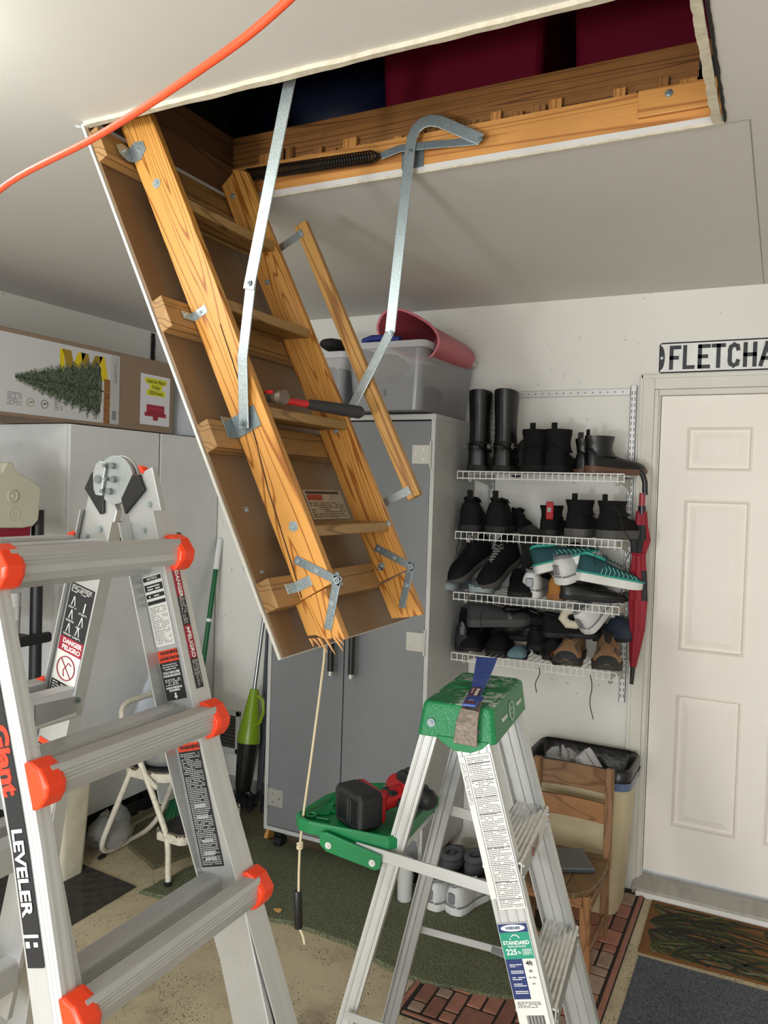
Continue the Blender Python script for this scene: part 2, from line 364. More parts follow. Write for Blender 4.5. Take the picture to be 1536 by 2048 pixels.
# wall outlet and vent
ov = thing('floor_vent', at(457, 1460, 'Y', YB), 'white louvred wall vent low on the wall left of grey cabinet', 'vent')
p0, p1 = (-2.762, .21), (-2.60, .445); b = MB(); fr = .028
b.box(p0[0], p1[0], YB-.012, YB, p0[1], p0[1]+fr); b.box(p0[0], p1[0], YB-.012, YB, p1[1]-fr, p1[1]); b.box(p0[0], p0[0]+fr, YB-.012, YB, p0[1], p1[1]); b.box(p1[0]-fr, p1[0], YB-.012, YB, p0[1], p1[1])
b.build('vent_frame', P('vent_white', 'd3d1ca', .5), ov, bevel=.002)
MB().box(p0[0]+fr, p1[0]-fr, YB-.002, YB-.0005, p0[1]+fr, p1[1]-fr).build('backing', P('vent_dark', '1b1917', .8), ov)
for i in range(9):
    z = p0[1]+fr+.010+i*.0195; q = MB(frame((0, YB-.006, z), (1, 0, 0), (0, .5, .8))); q.box(p0[0]+fr, p1[0]-fr, -.007, .007, -.0008, .0008); q.build('slat', P('vent_slat', '55524c', .5, .3), ov)
o = thing('wall_switch', (-2.576, YB, 1.28), 'small grey outlet plate on the wall beside the hanging hatch panel', 'outlet')
MB().box(-2.61, -2.54, YB-.006, YB, 1.22, 1.335).build('cover_plate', P('plate_grey', 'bdbcb8', .5), o, bevel=.002)
MB().box(-2.586, -2.562, YB-.012, YB-.005, 1.25, 1.30).build('toggle', P('plate_dark', '6c6a66', .5), o)
# dark wall seam in the far corner
o = MB(); rng = random.Random(3)
o.loft([[(XL+.004, YB-.03-rng.random()*.006, z), (XL+.010, YB-.012+rng.random()*.006, z), (XL+.004, YB-.004, z)] for z in [2.30+i*.012 for i in range(21)]])
struct('trim_11', o, P('gap_shadow', '231e1a', .9))
# low skirting on the two walls
struct('baseboard_back', MB().box(XL, -2.10, YB-.010, YB, 0, .085), P('base_grey', 'a9a7a0', .6, grime=.5))
# ------------------------------------------------------------------ attic ladder hanging from the hatch
AA = math.radians(26.55); H0 = V((-1.545, 0, H))
A = Matrix(((math.sin(AA), 0, math.cos(AA), H0.x), (0, 1, 0, 0), (-math.cos(AA), 0, math.sin(AA), H0.z), (0, 0, 0, 1)))
AS = lambda s, y, n: A @ V((s, y, n))
al = thing('attic_ladder', H0, 'broken wooden attic ladder hanging open from the ceiling hatch on its plywood panel', 'attic ladder')
M_PLY = wood('plywood_brown', '80664a', '6c5239', 3, (.5, 2.5, 2.5), 2, stain=.45, staincol='5e4730', fine=.2)
M_R = [wood('rail_pine_%d' % i, 'd2964a', '96581a', 17, (.5, 10, 10), 11+i*3, rough=.42, fine=.16) for i in range(3)]
M_STEP = wood('step_pine', 'a37f48', '74532a', 7, (.6, 9, 9), 21, stain=.4)
M_CLT = wood('cleat_pine', 'a8804e', '76542f', 7, (.6, 9, 9), 25, stain=.5)
M_HR = wood('handrail_pine', 'be8f4e', '8c6030', 9, (.5, 14, 14), 31)
Z = galv('galvanised', 'b9c3c4', 'a0abad', 300); ZD = galv('galvanised_dark', '98a3a5', '7f8b90', 300)
MB(A).box(0.0, 1.372, 1.408, 2.040, -.006, 0).build('hatch_panel', M_PLY, al, fr=A @ T(.7, 1.7, 0))
MB(A).box(0.0, 1.374, 1.403, 2.044, -.013, -.0065).build('panel_facing', P('panel_white', 'dcd9cf', .7), al, label='white painted outer face')
CFR = lambda s: frame(AS(s, 1.7, .02), (0, 1, 0), z=(A.to_3x3() @ V((0, 0, 1))))
for s0, s1, ye, th in ((.035, .118, 2.02, .030), (.505, .585, 2.02, .034), (.822, .892, 2.02, .034), (1.205, 1.273, 2.02, .036)):
    MB(A).box(s0, s1, 1.400, ye, 0.001, th).build('cleat', M_CLT, al, fr=CFR(s0), bevel=.002)
# side rails; the near one is cracked lengthwise and splintered at its foot
def rail(y0, y1, near):
    m = M_R[0] if near else M_R[1]; b = MB(A); n0, n1 = .036, .128
    top = [(-.005, n0+.012), (.0, n1-.02), (.03, n1)] if near else [(.02, n0), (.0, n1-.03), (.03, n1)]
    if near:
        poly = [(1.268, n0)]+[(.0, n0), (-.005, n1-.03), (.02, n1), (1.262, n1), (1.262, n1-.003)]
    else: poly = [(1.262, n0), (.01, n0), (-.005, n1-.03), (.02, n1), (1.262, n1)]
    q = MB(A @ Matrix.Rotation(math.pi/2, 4, 'X')); q.prism([(s, n) for s, n in poly], -y1, -y0)
    o = q.build('side_rail', m, al, fr=A @ T(.6, y0, .08, 0), bevel=.0015)
    return o
rail(1.490, 1.512, True); rail(1.880, 1.902, False)
# lower stubs beyond the folding hinge
for near in (1, 0):
    y0, y1 = (1.490, 1.512) if near else (1.880, 1.902); n0, n1 = (.020, .106) if near else (.030, .116)
    q = MB(A @ Matrix.Rotation(math.pi/2, 4, 'X')); rng = random.Random(4+near)
    foot = [(1.385, n1), (1.372, n1-.02), (1.368, n1-.045), (1.350, n0+.02), (1.345, n0)]
    if not near: foot = [(1.385, n1), (1.375, (n0+n1)/2), (1.362, n0)]
    q.prism([(1.270, n0), (1.266, n1)]+foot, -y1, -y0); q.build('side_rail', M_R[2], al, fr=A @ T(1.3, y0, .06), bevel=.001, label='short broken-off lower end of the rail')
for i in range(9):
    rng = random.Random(i+90); y = 1.492+rng.random()*.018; n = .022+.085*i/9; L = rng.choice((.012, .02, .035, .045)); dn = rng.uniform(-.006, .006)
    a = AS(1.352+.003*i, y, n); MB().loft([[a+V(x)*.0035 for x in ((1, 1, 0), (-1, 1, 0), (-1, -1, 0), (1, -1, 0))], [AS(1.36+L, y+dn, n+dn)+V(x)*.0006 for x in ((1, 1, 0), (-1, 1, 0), (-1, -1, 0), (1, -1, 0))]]).build('splinter', P('raw_wood', 'e0a468', .7), al)
# crack line on the near rail (a thin recessed gap, built as a sliver)
q = MB(A); pts = [(.60, .098), (.70, .093), (.80, .085), (.90, .074), (1.0, .060), (1.1, .053), (1.2, .046), (1.262, .040)]
for (s0, a), (s1, b) in zip(pts, pts[1:]): q.add([(s0, 1.4893, a), (s1, 1.4893, b), (s1, 1.4893, b+.0034), (s0, 1.4893, a+.0026)], [(0, 1, 2, 3)])
q.build('crack', P('crack_dark', '3c2412', .9), al)
# treads: level in the world
for i, s in enumerate((.262, .543, .828, 1.127)):
    p = AS(s, 0, .128); b = MB(); x1, z1 = p.x, p.z
    b.box(x1-.098, x1, 1.508, 1.884, z1-.024, z1-.0, .002); b.build('tread', M_STEP, al, fr=frame((x1, 1.7, z1), (0, 1, 0), z=(0, 0, 1)))
# white warning sheet on the panel
def lines(mb, M, w, h, n, rng, fill=.75, lh=.5, x0=0, y0=0, gap=.12):
    'rows of word-like dashes on a label; M maps x right, y up'
    o = mb.M; mb.M = o @ M
    for r in range(n):
        y = y0+h-(r+.5)*h/n; x = x0; end = x0+w*(rng.uniform(.55, 1) if rng.random() < .3 else 1)
        while x < end:
            k = w*rng.uniform(.05, .16); k = min(k, end-x)
            if rng.random() < fill: mb.add([(x, y-h/n*lh/2, 0), (x+k, y-h/n*lh/2, 0), (x+k, y+h/n*lh/2, 0), (x, y+h/n*lh/2, 0)], [(0, 1, 2, 3)])
            x += k+w*gap*.25
    mb.M = o
INK = P('ink', '1c1c1e', .6); WHT = P('label_white', 'dedcd5', .5); INKW = P('ink_white', 'e8e8e4', .5)
LF = frame(AS(.976, 1.735, .0012), (0, 1, 0), z=(A.to_3x3() @ V((0, 0, 1))))       # x along Y, y up the panel
MB(LF).box(0, .195, -.085, 0, 0, .0006).build('warning_sheet', P('paper_aged', 'b9a88c', .8, grime=.4), al)
q = MB(LF); q.mi = 0; lines(q, T(.008, -.08, .0009), .175, .045, 7, random.Random(3), .8, .35); q.mi = 1; q.add([(.01, -.03, .0009), (.085, -.03, .0009), (.085, -.014, .0009), (.01, -.014, .0009)], [(0, 1, 2, 3)]); q.mi = 0; q.add([(.01, -.012, .0009), (.18, -.012, .0009), (.18, -.004, .0009), (.01, -.004, .0009)], [(0, 1, 2, 3)])
q.build('print', [P('print_brown', '4b3a2c', .8), P('print_red', 'a8452f', .7)], al)
# bolts and washers
def bolt(p, nrm, r=.011, m=Z, par=al, hex_=True, h=.004):
    p, nrm = V(p), V(nrm).normalized(); b = MB(); b.cyl(p, p+nrm*.0015, r, 16); b.cyl(p, p+nrm*(h+.001), r*.55, 6 if hex_ else 14); b.cyl(p, p+nrm*(h+.0025), r*.28, 10)
    return b.build('bolt', m, par, smooth=False)
ny = V((0, -1, 0)); nn = A.to_3x3() @ V((0, 0, 1))
for s, n in ((.192, .075), (1.11, .088), ): bolt(AS(s, 1.490, n), ny, .012)
for s, n in ((.835, .085), (1.115, .090), (1.228, .055), (1.13, .125), (.06, .06), (.35, .06)): bolt(AS(s, 1.880, n), ny, .008, Z, hex_=False)
bolt(AS(1.225, 1.880, .060), ny, .010); bolt(AS(1.03, 1.47, 0.0), nn, .008); bolt(AS(1.18, 1.44, 0.0), nn, .005)
# L brackets tying rail to cleats
def lbr(s, w, m=Z, y=1.490):
    b = MB(A); b.box(s-w/2, s+w/2, 1.452, y, .036, .0375); b.box(s-w/2, s+w/2, y-.0015, y, .036, .080); o = b.build('corner_bracket', m, al, bevel=.0008)
    bolt(AS(s, 1.462, .0375), nn, .006, m); bolt(AS(s, y-.0015, .062), ny, .006, m); return o
lbr(.545, .022); lbr(1.236, .024)
b = MB(A)
for sgn in (0, 1):
    pol = [(-.020, 0), (.020, 0), (.026, .022), (.012, .046), (-.012, .046), (-.026, .022)]
    M0 = A @ T(.085, 0, 0); o_ = b.M
    if sgn: b.M = M0 @ Matrix(((1, 0, 0, 0), (0, 0, -1, 1.4895), (0, 1, 0, .036), (0, 0, 0, 1)))
    else: b.M = M0 @ Matrix(((1, 0, 0, 0), (0, -1, 0, 1.4895), (0, 0, 1, .036), (0, 0, 0, 1)))
    b.prism(pol, 0, .0016); b.M = o_
b.build('corner_bracket', Z, al); bolt(AS(.085, 1.488, .062), ny, .006); bolt(AS(.085, 1.462, .0377), nn, .006)
# near arm: plate, lower strap with kink, upper strap into the hatch
b = MB(A); b.box(.812, .866, 1.452, 1.490, .0345, .0365); b.box(.814, .866, 1.4870, 1.4890, .036, .106); b.build('arm_plate', ZD, al, bevel=.001)
YA = 1.476
P0, P1, P2, P3 = at(488, 847, 'Y', YA), at(485, 716, 'Y', YA-.004), at(502, 567, 'Y', YA-.006), at(590, 120, 'Y', YA-.012)
MB().strap([P0+(P0-P1)*.08, P0, P1, P2+(P2-P1)*.05], .026, .004, (0, 1, 0)).build('arm', Z, al, bevel=.001)
MB().strap([P2+(P2-P3)*.03, P3+(P3-P2)*.05], .030, .004, (0, 1, 0)).build('arm', Z, al, bevel=.001).location.y -= .004
bolt(P0+V((0, -.003, 0)), ny, .010, ZD, h=.01); bolt(P2+V((0, -.009, 0)), ny, .007, ZD, hex_=False)
# far arm with spring on the frame board
YF = 1.955
Q = [at(705, 812, 'Y', 1.925), at(744, 736, 'Y', 1.935), at(780, 664, 'Y', YF), at(819, 305, 'Y', YF-.006)]
MB().strap([Q[0]+(Q[0]-Q[1])*.6, Q[1], Q[2]+(Q[2]-Q[1])*.08], .026, .004, (0, 1, 0)).build('arm', Z, al, bevel=.001)
hk = [at(*p, 'Y', YF-.010) for p in ((780, 664), (820, 300), (824, 276), (832, 258), (845, 246), (861, 241), (878, 243), (896, 250), (962, 279))]
MB().strap(hk, .030, .004, (0, 1, 0)).build('arm', Z, al, bevel=.001)
sk = [at(*p, 'Y', YF-.003) for p in ((762, 312), (800, 297), (860, 290), (955, 282))]
MB().strap(sk, .020, .003, (0, 1, 0)).build('spring_arm', ZD, al, bevel=.001)
bolt(hk[-1]+V((0, -.003, 0)), ny, .006, ZD, hex_=False); bolt(at(820, 303, 'Y', YF-.013), ny, .008, ZD, hex_=False); bolt(at(781, 664, 'Y', YF-.013), ny, .007, ZD, hex_=False)
p = at(825, 315, 'Y', HY-.002); MB().box(p.x-.032, p.x+.034, HY-.0035, HY-.0005, p.z-.03, p.z+.035).build('pivot_plate', ZD, al, bevel=.001)
MB().cyl((at(820, 303, 'Y', YF-.013)), (p.x-.005, HY-.001, p.z+.008), .007, 12).build('pivot_pin', ZD, al)
a, b_ = at(482, 352, 'Y', YF-.005), at(762, 311, 'Y', YF-.005); N = 56; pts = []
dx = (b_-a).normalized(); e1 = V((0, 1, 0)); e2 = dx.cross(e1)
for i in range(N*10+1):
    f = i/(N*10); r = .0165*min(1, min(f, 1-f)*14+.2)*(1-.25*abs(.0)); an = i*2*math.pi/10
    pts.append(a.lerp(b_, f)+e1*math.cos(an)*r+e2*math.sin(an)*r)
MB().tube(pts, .0024, 5).build('spring', P('oiled_steel', '2c2825', .4, .5), al, smooth=True)
# handrail on the far side
MB(A).box(.215, 1.085, 1.948, 1.972, .172, .212).build('handrail', M_HR, al, fr=A @ T(.6, 1.96, .19), bevel=.003)
for s in (.245, 1.062):
    b = MB(A @ Matrix.Rotation(math.pi/2, 4, 'X')); b.box(s-.011, s+.011, .09, .192, -1.9475, -1.945); b.build('handrail_bracket', Z, al); b = MB(A); b.box(s-.011, s+.011, 1.9025, 1.9475, .088, .091); b.build('handrail_bracket', Z, al)
    bolt(AS(s, 1.945, .186), ny, .006, Z, hex_=False)
# folding hinge straps at the foot
for y, m, pp_ in ((1.4875, ZD, ((597, 1122), (674, 1161), (657, 1250))), (1.8775, ZD, ((757, 1098), (822, 1133), (805, 1208)))):
    a0, a1, a2 = [at(px, py, 'Y', y) for px, py in pp_]
    for u, v in ((a0, a1), (a1, a2)):
        d = (v-u).normalized()*.010; MB().strap([u-d, v+d], .019, .003, (0, 1, 0)).build('hinge_strap', m, al, bevel=.0008)
        bolt(u+V((0, -.002, 0)), ny, .005, Z, hex_=False); bolt(u.lerp(v, .5)+V((0, -.002, 0)), ny, .006, Z, hex_=False)
    bolt(a1+V((0, -.002, 0)), ny, .008, Z, hex_=False)
    MB(A).box(1.245, 1.275, y-.002, y+.02, .128, .131).build('hinge_tab', m, al); MB(A).box(1.245, 1.275, y+.004, y+.006, .128, .150).build('hinge_tab', m, al)
# ------------------------------------------------------------------ hammer on the tread
hz = AS(.828, 0, .128).z
hm = thing('hammer', at(560, 800, 'Y', 1.6), 'claw hammer with red shaft and black grip resting on a ladder tread', 'hammer')
A1, B1 = V((at(560, 800, 'Y', 1.545).x, 1.545, hz+.022)), at(720, 822, 'Y', 1.93)
hA, hB = at(537, 800, 'Y', 1.53), at(722, 823, 'Y', 1.86); hA.z = hz+.022; hB.z = hz+.020
dd = (hB-hA); L = dd.length
MB().tube([hA+dd*.06, hA+dd*.40], [.007, .009], 12).build('shaft', P('red_fibreglass', 'c01a22', .4), hm, smooth=True)
MB().tube([hA+dd*.38, hA+dd*.42, hA+dd*.55, hA+dd*.8, hA+dd*.97, hA+dd], [.009, .013, .0145, .0165, .0175, .013], 14).build('grip', P('black_rubber', '2a2a2c', .6), hm, smooth=True)
hd = dd.normalized(); sd = V((0, 0, 1)).cross(hd).normalized()
b = MB(); b.tube([hA-sd*.000+hd*.02, hA-sd*.02, hA-sd*.034, hA-sd*.036], [.010, .011, .012, .015], 12); b.tube([hA-sd*.036, hA-sd*.052], [.017, .0165], 14); b.tube([hA, hA+sd*.03, hA+sd*.06+V((0, 0, -.008))], [.013, .011, .004], 8)
b.build('head', P('worn_steel', '7c6e62', .4, .7, grime=.6, gscale=60), hm, smooth=True)
MB().tube([hA+sd*.012+V((0, 0, .0135)), hA-sd*.012+V((0, 0, .0135))], .004, 8).build('head_sticker', P('red_fibreglass', 'c01a22', .4), hm)
# ------------------------------------------------------------------ pull cord
M_ROPE = P('cotton_rope', 'd2c4a2', .85, bump=.6, bscale=400)
pc = thing('pull_cord', AS(1.36, 1.70, -.01), 'pale cotton pull cord with knot and black handle hanging from the hatch panel', 'cord')
yc = 1.70; pp = [at(x, y, 'Y', yc) for x, y in ((651, 1275), (648, 1320), (638, 1400), (622, 1520), (608, 1620), (600, 1690), (598, 1740), (597, 1800))]
MB().tube(pp, .0033, 8).build('rope', M_ROPE, pc, smooth=True)
k = pp[5]; b = MB()
for i in range(3):
    t = [k+V((math.cos(a)*.006, math.sin(a)*.006, (i-1)*.005+math.sin(a+i)*.003)) for a in [j*math.pi/5 for j in range(11)]]; b.tube(t, .0033, 6)
b.build('knot', M_ROPE, pc, smooth=True)
h0, h1 = at(595, 1782, 'Y', yc), at(597, 1856, 'Y', yc); b = MB(); b.tube([h0, h0.lerp(h1, .03), h1.lerp(h0, .03), h1], [.010, .0112, .0112, .010], 14); b.build('handle', P('black_plastic', '1a1a1c', .35), pc, smooth=True)
MB().tube([h1, at(602, 1862, 'Y', yc), at(607, 1875, 'Y', yc), at(609, 1888, 'Y', yc)], .0033, 8).build('rope_tail', M_ROPE, pc, smooth=True)
# ------------------------------------------------------------------ orange extension cord under the ceiling
oc = [V((-1.62, 1.06, 2.06)), V((-1.3, .91, 2.085)), V((-1.03, .784, 2.101)), V((-.747, .702, 2.098)), V((-.542, .637, 2.101)), V((-.419, .61, 2.125)), V((-.22, .56, 2.19))]
sp = []
for i in range(len(oc)-1):
    p0, p1, p2, p3 = oc[max(0, i-1)], oc[i], oc[i+1], oc[min(len(oc)-1, i+2)]
    for j in range(8):
        t = j/8; sp.append(.5*((2*p1)+(p2-p0)*t+(2*p0-5*p1+4*p2-p3)*t*t+(3*p1-p0-3*p2+p3)*t**3))
sp.append(oc[-1])
e = thing('extension_cord', oc[2], 'orange extension cord strung beneath the ceiling in front of the hatch', 'cord')
MB().tube(sp, .0043, 10).build('cable', P('orange_vinyl', 'f0552e', .4), e, smooth=True)
# ------------------------------------------------------------------ hinged aluminium multi-position ladder, front left
ALU = brushed('aluminium', 'c6c7c6', .40, .55, (.6, 60, 60), .12)
ALUR = brushed('aluminium_rail', 'cfd0ce', .38, .5, (.6, 60, 60), .10)
ALUD = brushed('aluminium_worn', 'd6d4cd', .30, .65, (.6, 90, 90), .55, '76705f', 34)
ORG = P('orange_plastic', 'f0431c', .38); BLK = P('black_plastic', '1a1a1c', .35); BLKL = P('label_black', '1d1e22', .45)
REDL = P('label_red', '9c1630', .5); ORL = P('label_orange', 'e8471f', .5)
lg = thing('folding_ladder', (-1.1, .93, 0), 'large aluminium hinged folding ladder with orange rung caps in the left foreground', 'ladder')
aF, aB = math.radians(17), math.radians(14.5)
def fmat(a, sg, O): return Matrix(((sg*math.sin(a), 0, sg*math.cos(a), O[0]), (0, 1, 0, 0), (-math.cos(a), 0, math.sin(a), O[1]), (0, 0, 0, 1)))
LF_, LB_ = fmat(aF, 1, (-.990, 1.562)), fmat(aB, -1, (-1.235, 1.556))
YNR, YFR = .748, 1.142
def rung(M, s, y0, y1, nc, f0, f1, u0, u1, name='rung', m=None):
    'level tread: f forward, u up, turned so that its ribbed top is horizontal'
    up_s, up_n = -M[2][0], M[2][2]           # cos a, sin a
    top = [(f0+.003+(f1-f0-.006)*i/14, u1+(.0014 if i % 2 else 0)) for i in range(15)]
    front = [(f1+(.001 if i % 2 else 0), u1-.006-i*.0028) for i in range(8)]
    prof = top+front+[(f1, u0+.010), (f1-.004, u0), (f0+.004, u0), (f0, u0+.006), (f0, u1-.004)]
    P2 = [(s+f*up_n-u*up_s, nc+f*up_s+u*up_n) for f, u in prof]
    b = MB(M); b.loft([[(q, y, n) for q, n in P2] for y in (y0, y1)]); return b.build(name, m or ALU, lg, fr=M @ frame((s, (y0+y1)/2, nc), (0, 1, 0), (1, 0, 0)))
def chan(M, y, sg, s0, s1, n0, n1, lip, flare0, flare, name, m, t=.003):
    'C channel: web at y, lips pointing along sg; flares outward below flare0'
    def off(s): return -sg*max(0, s-flare0)*flare
    rings = []
    prof = [(0, n0), (lip, n0), (lip, n0+t), (t, n0+t), (t, n1-t), (lip, n1-t), (lip, n1), (lip*.75, n1+.0008), (lip*.5, n1), (lip*.25, n1+.0008), (0, n1), (-.0012, n1-.004), (0, n1-.008), (-.0012, n1-.012), (0, n1-.016), (-.0012, n1-.020), (0, n1-.024)]
    for s in (s0, flare0-.04, flare0+.03, s1) if flare else (s0, s1):
        rings.append([(s, y+sg*u+off(s), n) for u, n in prof])
    b = MB(M); b.loft(rings); return b.build(name, m, lg, fr=M @ T((s0+s1)/2, y, 0), smooth=False)
for M, front, s_end in ((LF_, 1, 1.60), (LB_, 0, 1.58)):
    chan(M, YNR, 1, -.075, s_end, -.062, 0, .024, .36, .055, 'outer_rail', ALUR)
    chan(M, YFR, -1, -.075, s_end, -.088, 0, .050 if front else .030, .40, .095, 'outer_rail', ALUR)
    # inner rails with pointed heads carrying the hinge
    for y0, y1 in ((.762, .776), (1.120, 1.134)):
        q = MB(M @ Matrix.Rotation(math.pi/2, 4, 'X')); q.prism([(-.098, -.086), (-.158, -.026), (-.160, -.006), (1.02, -.006), (1.02, -.086)], -y1, -y0)
        q.build('inner_rail', ALU, lg, fr=M @ T(.4, y0, -.05), bevel=.002)
    for i in range(5):
        s = i*.305; dy = max(0, s-.40)*.095; dn_ = max(0, s-.36)*.055
        rung(M, s, YNR+.016-dn_, YFR-.024+dy, .006, -.016, .018, -.026, .019)
        if s < 1.0: rung(M, s-.004, .776, 1.120, -.056, -.034, .007, -.034, .026)
        for y, sg in ((YNR-dn_, 1), (YFR+dy, -1)):
            b = MB(M); prof = [(-.028, -.002), (-.028, .008), (-.016, .024), (.010, .034), (.024, .027), (.036, .012), (.038, -.002)]
            b.loft([[(s+u, y+sg*v, n*k) for u, n in prof] for v, k in ((-.004, .8), (.0, 1), (.026, 1), (.034, .90))]); b.build('rung_cap', ORG, lg, bevel=.002)
    for y in (YNR-.115, YFR+.115):
        b = MB(M); b.box(s_end-.05, s_end+.02, y-.03, y+.03, -.095, .006, .006); b.build('rubber_foot', BLK, lg)
# hinges
HST = P('hinge_steel', 'b4babb', .35, .6, grime=.25, gscale=60, dirt='7e8486'); HSD = P('pin_steel', '8a8d8e', .35, .7)
Hc = V((-1.131, 0, 1.687))
for yh, sg in ((1.126, -1), (.769, 1)):
    def PX(lst, dy=0): return [(at(x, y, 'Y', 1.126) - V((0, 1.126, 0))) for x, y in lst]
    def plate(lst, t0, t1, name, m, lab=None):
        pts = PX(lst); b = MB(); b.loft([[V((p.x, yh+sg*t, p.z)) for p in pts] for t in (t0, t1)]); return b.build(name, m, lg, bevel=.0015)
    b = MB(); b.cyl(Hc+V((0, yh+sg*.010, 0)), Hc+V((0, yh+sg*.002, 0)), .046, 36); b.build('hinge_disc', HST, lg, bevel=.001)
    b = MB(); b.cyl(Hc+V((0, yh-sg*.004, 0)), Hc+V((0, yh-sg*.012, 0)), .047, 36); b.build('hinge_disc', ALU, lg, bevel=.001)
    plate([(274, 948), (287, 950), (298, 980), (259, 1028), (251, 998)], .004, .012, 'hinge_arm', BLK)
    plate([(192, 945), (199, 945), (201, 985), (216, 992), (216, 1026), (209, 1029), (178, 977)], .004, .012, 'hinge_arm', BLK)
    plate([(212, 922), (225, 926), (216, 992), (204, 990), (200, 978), (199, 948), (204, 930)], .012, .017, 'lock_plate', HST)
    b = MB()
    for x, y in ((234, 932), (236, 959), (228, 983)):
        p = PX([(x, y)])[0]; b.cyl(V((p.x-.012, yh+sg*.012, p.z)), V((p.x-.012, yh+sg*.022, p.z)), .004, 12); b.cyl(V((p.x+.002, yh+sg*.010, p.z)), V((p.x+.002, yh+sg*.018, p.z)), .0062, 14)
    p = PX([(210, 959)])[0]; b.cyl(V((p.x, yh+sg*.016, p.z)), V((p.x, yh+sg*.020, p.z)), .008, 16)
    b.build('hinge_pins', HSD, lg)
    plate([(275, 930), (283, 934), (290, 948), (280, 946)], -.016, .000, 'lock_tab', ORG)
for M in (LF_, LB_):                                         # rivets on the pointed rail heads
    for s, n in ((-.095, -.030), (-.052, -.055), (-.028, -.024), (-.125, -.045)):
        p = M @ V((s, 1.120, n)); b = MB(); b.cyl(p, p+V((0, -.002, 0)), .0062, 14); b.cyl(p, p+V((0, -.004, 0)), .004, 12); b.build('rivet', Z, lg)
for lst in ([(338, 1066), (352, 1064), (362, 1075), (369, 1110), (366, 1138), (356, 1142), (350, 1120)], [(228, 1055), (240, 1060), (246, 1072), (244, 1090), (226, 1092)]):
    pts = [at(x, y, 'Y', 1.17) for x, y in lst]; MB().loft([[p+V((0, k, 0)) for p in pts] for k in (-.022, .014)]).build('lock_knob', BLK, lg, bevel=.004)
# cross strut of the rear frame
a, b_ = at(152, 1408, 'Y', 1.10), at(70, 1432, 'Y', .79); MB().strap([a, b_], .030, .003, (1, 0, .2)).build('strut', ALU, lg)
bolt(a+V((.006, 0, .008)), (1, 0, .2), .007, ZD, lg)
# labels on the far inner rail (x across the rail, y up the rail)
def lframe(M, s, n, y=1.1192):
    R3 = M.to_3x3(); d, nx = R3 @ V((1, 0, 0)), R3 @ V((0, 0, 1)); sgn = 1 if nx.x > 0 else -1
    return frame(M @ V((s, y, n)), nx*sgn, -d)
def label(fr, w, h, m, name='label', par=lg, lab=None): return MB(fr).box(0, w, -h, 0, 0, .0004).build(name, m, par, fr=fr, label=lab)
rng = random.Random(12)
f = lframe(LF_, .033, -.083); o = label(f, .047, .132, WHT, lab='white notice sticker'); q = MB(f)
for y0, h in ((-.002, .008), (-.016, .013), (-.034, .008), (-.047, .007)): q.add([(.0015, y0-h, .0007), (.0455, y0-h, .0007), (.0455, y0, .0007), (.0015, y0, .0007)], [(0, 1, 2, 3)])
lines(q, T(.004, -.128, .0007), .039, .070, 22, rng, .85, .30)
q.build('print', INK, o); q = MB(f); q.text('NOTICE', .007, T(.0235, -.006, .0009)); lines(q, T(.008, -.028, .0009), .03, .010, 2, rng, .9, .5); lines(q, T(.008, -.041, .0009), .03, .005, 1, rng, .9, .5); q.build('print', INKW, o)
f = lframe(LF_, .173, -.083); o = label(f, .047, .022, ORL, lab='orange warning heading'); q = MB(f); q.text('WARNING', .0085, T(.027, -.0055, .0006), bold=.0003); q.text('ADVERTENCIA', .0068, T(.0265, -.0160, .0006), bold=.0003); q.add([(.009, -.0107, .0007), (.045, -.0107, .0007), (.045, -.0112, .0007), (.009, -.0112, .0007)], [(0, 1, 2, 3)]); q.build('print', INK, o)
f = lframe(LF_, .195, -.083); o = label(f, .047, .070, BLKL); q = MB(f); q.text('Do not stand on or\nabove this rung in the\nstepladder mode.', .0042, T(.0235, -.009, .0006)); q.text('YOU CAN LOSE\nYOUR BALANCE', .0056, T(.0235, -.0225, .0006), bold=.0002); lines(q, T(.005, -.044, .0008), .037, .013, 4, rng, .9, .5, gap=.2); q.text('PUEDE PERDER EL\nEQUILIBRIO.', .0048, T(.0235, -.050, .0006), bold=.0002)
q.add([(.0215, -.057, .0008), (.0255, -.057, .0008), (.0255, -.063, .0008), (.0215, -.063, .0008)], [(0, 1, 2, 3)]); q.add([(.019, -.063, .0008), (.028, -.063, .0008), (.0235, -.0685, .0008)], [(0, 1, 2)]); q.build('print', INKW, o)
f = lframe(LF_, .345, -.081); o = label(f, .050, .014, ORL); q = MB(f); q.text('WARNING', .0095, T(.028, -.0075, .0006), bold=.0003); q.build('print', INK, o)
f = lframe(LF_, .359, -.081); o = label(f, .050, .206, BLKL, lab='long black safety label of fine white print'); q = MB(f); lines(q, T(.003, -.203, .0007), .044, .200, 62, rng, .93, .42, gap=.1); q.build('print', P('fine_print', 'c9c9c6', .6), o)
q = MB(f)
for y in (-.098, -.118, -.160, -.182, -.192): q.add([(.012, y-.0025, .0010), (.038, y-.0025, .0010), (.038, y+.0025, .0010), (.012, y+.0025, .0010)], [(0, 1, 2, 3)])
q.build('print', P('grey_bar', 'a9a9a9', .6), o)
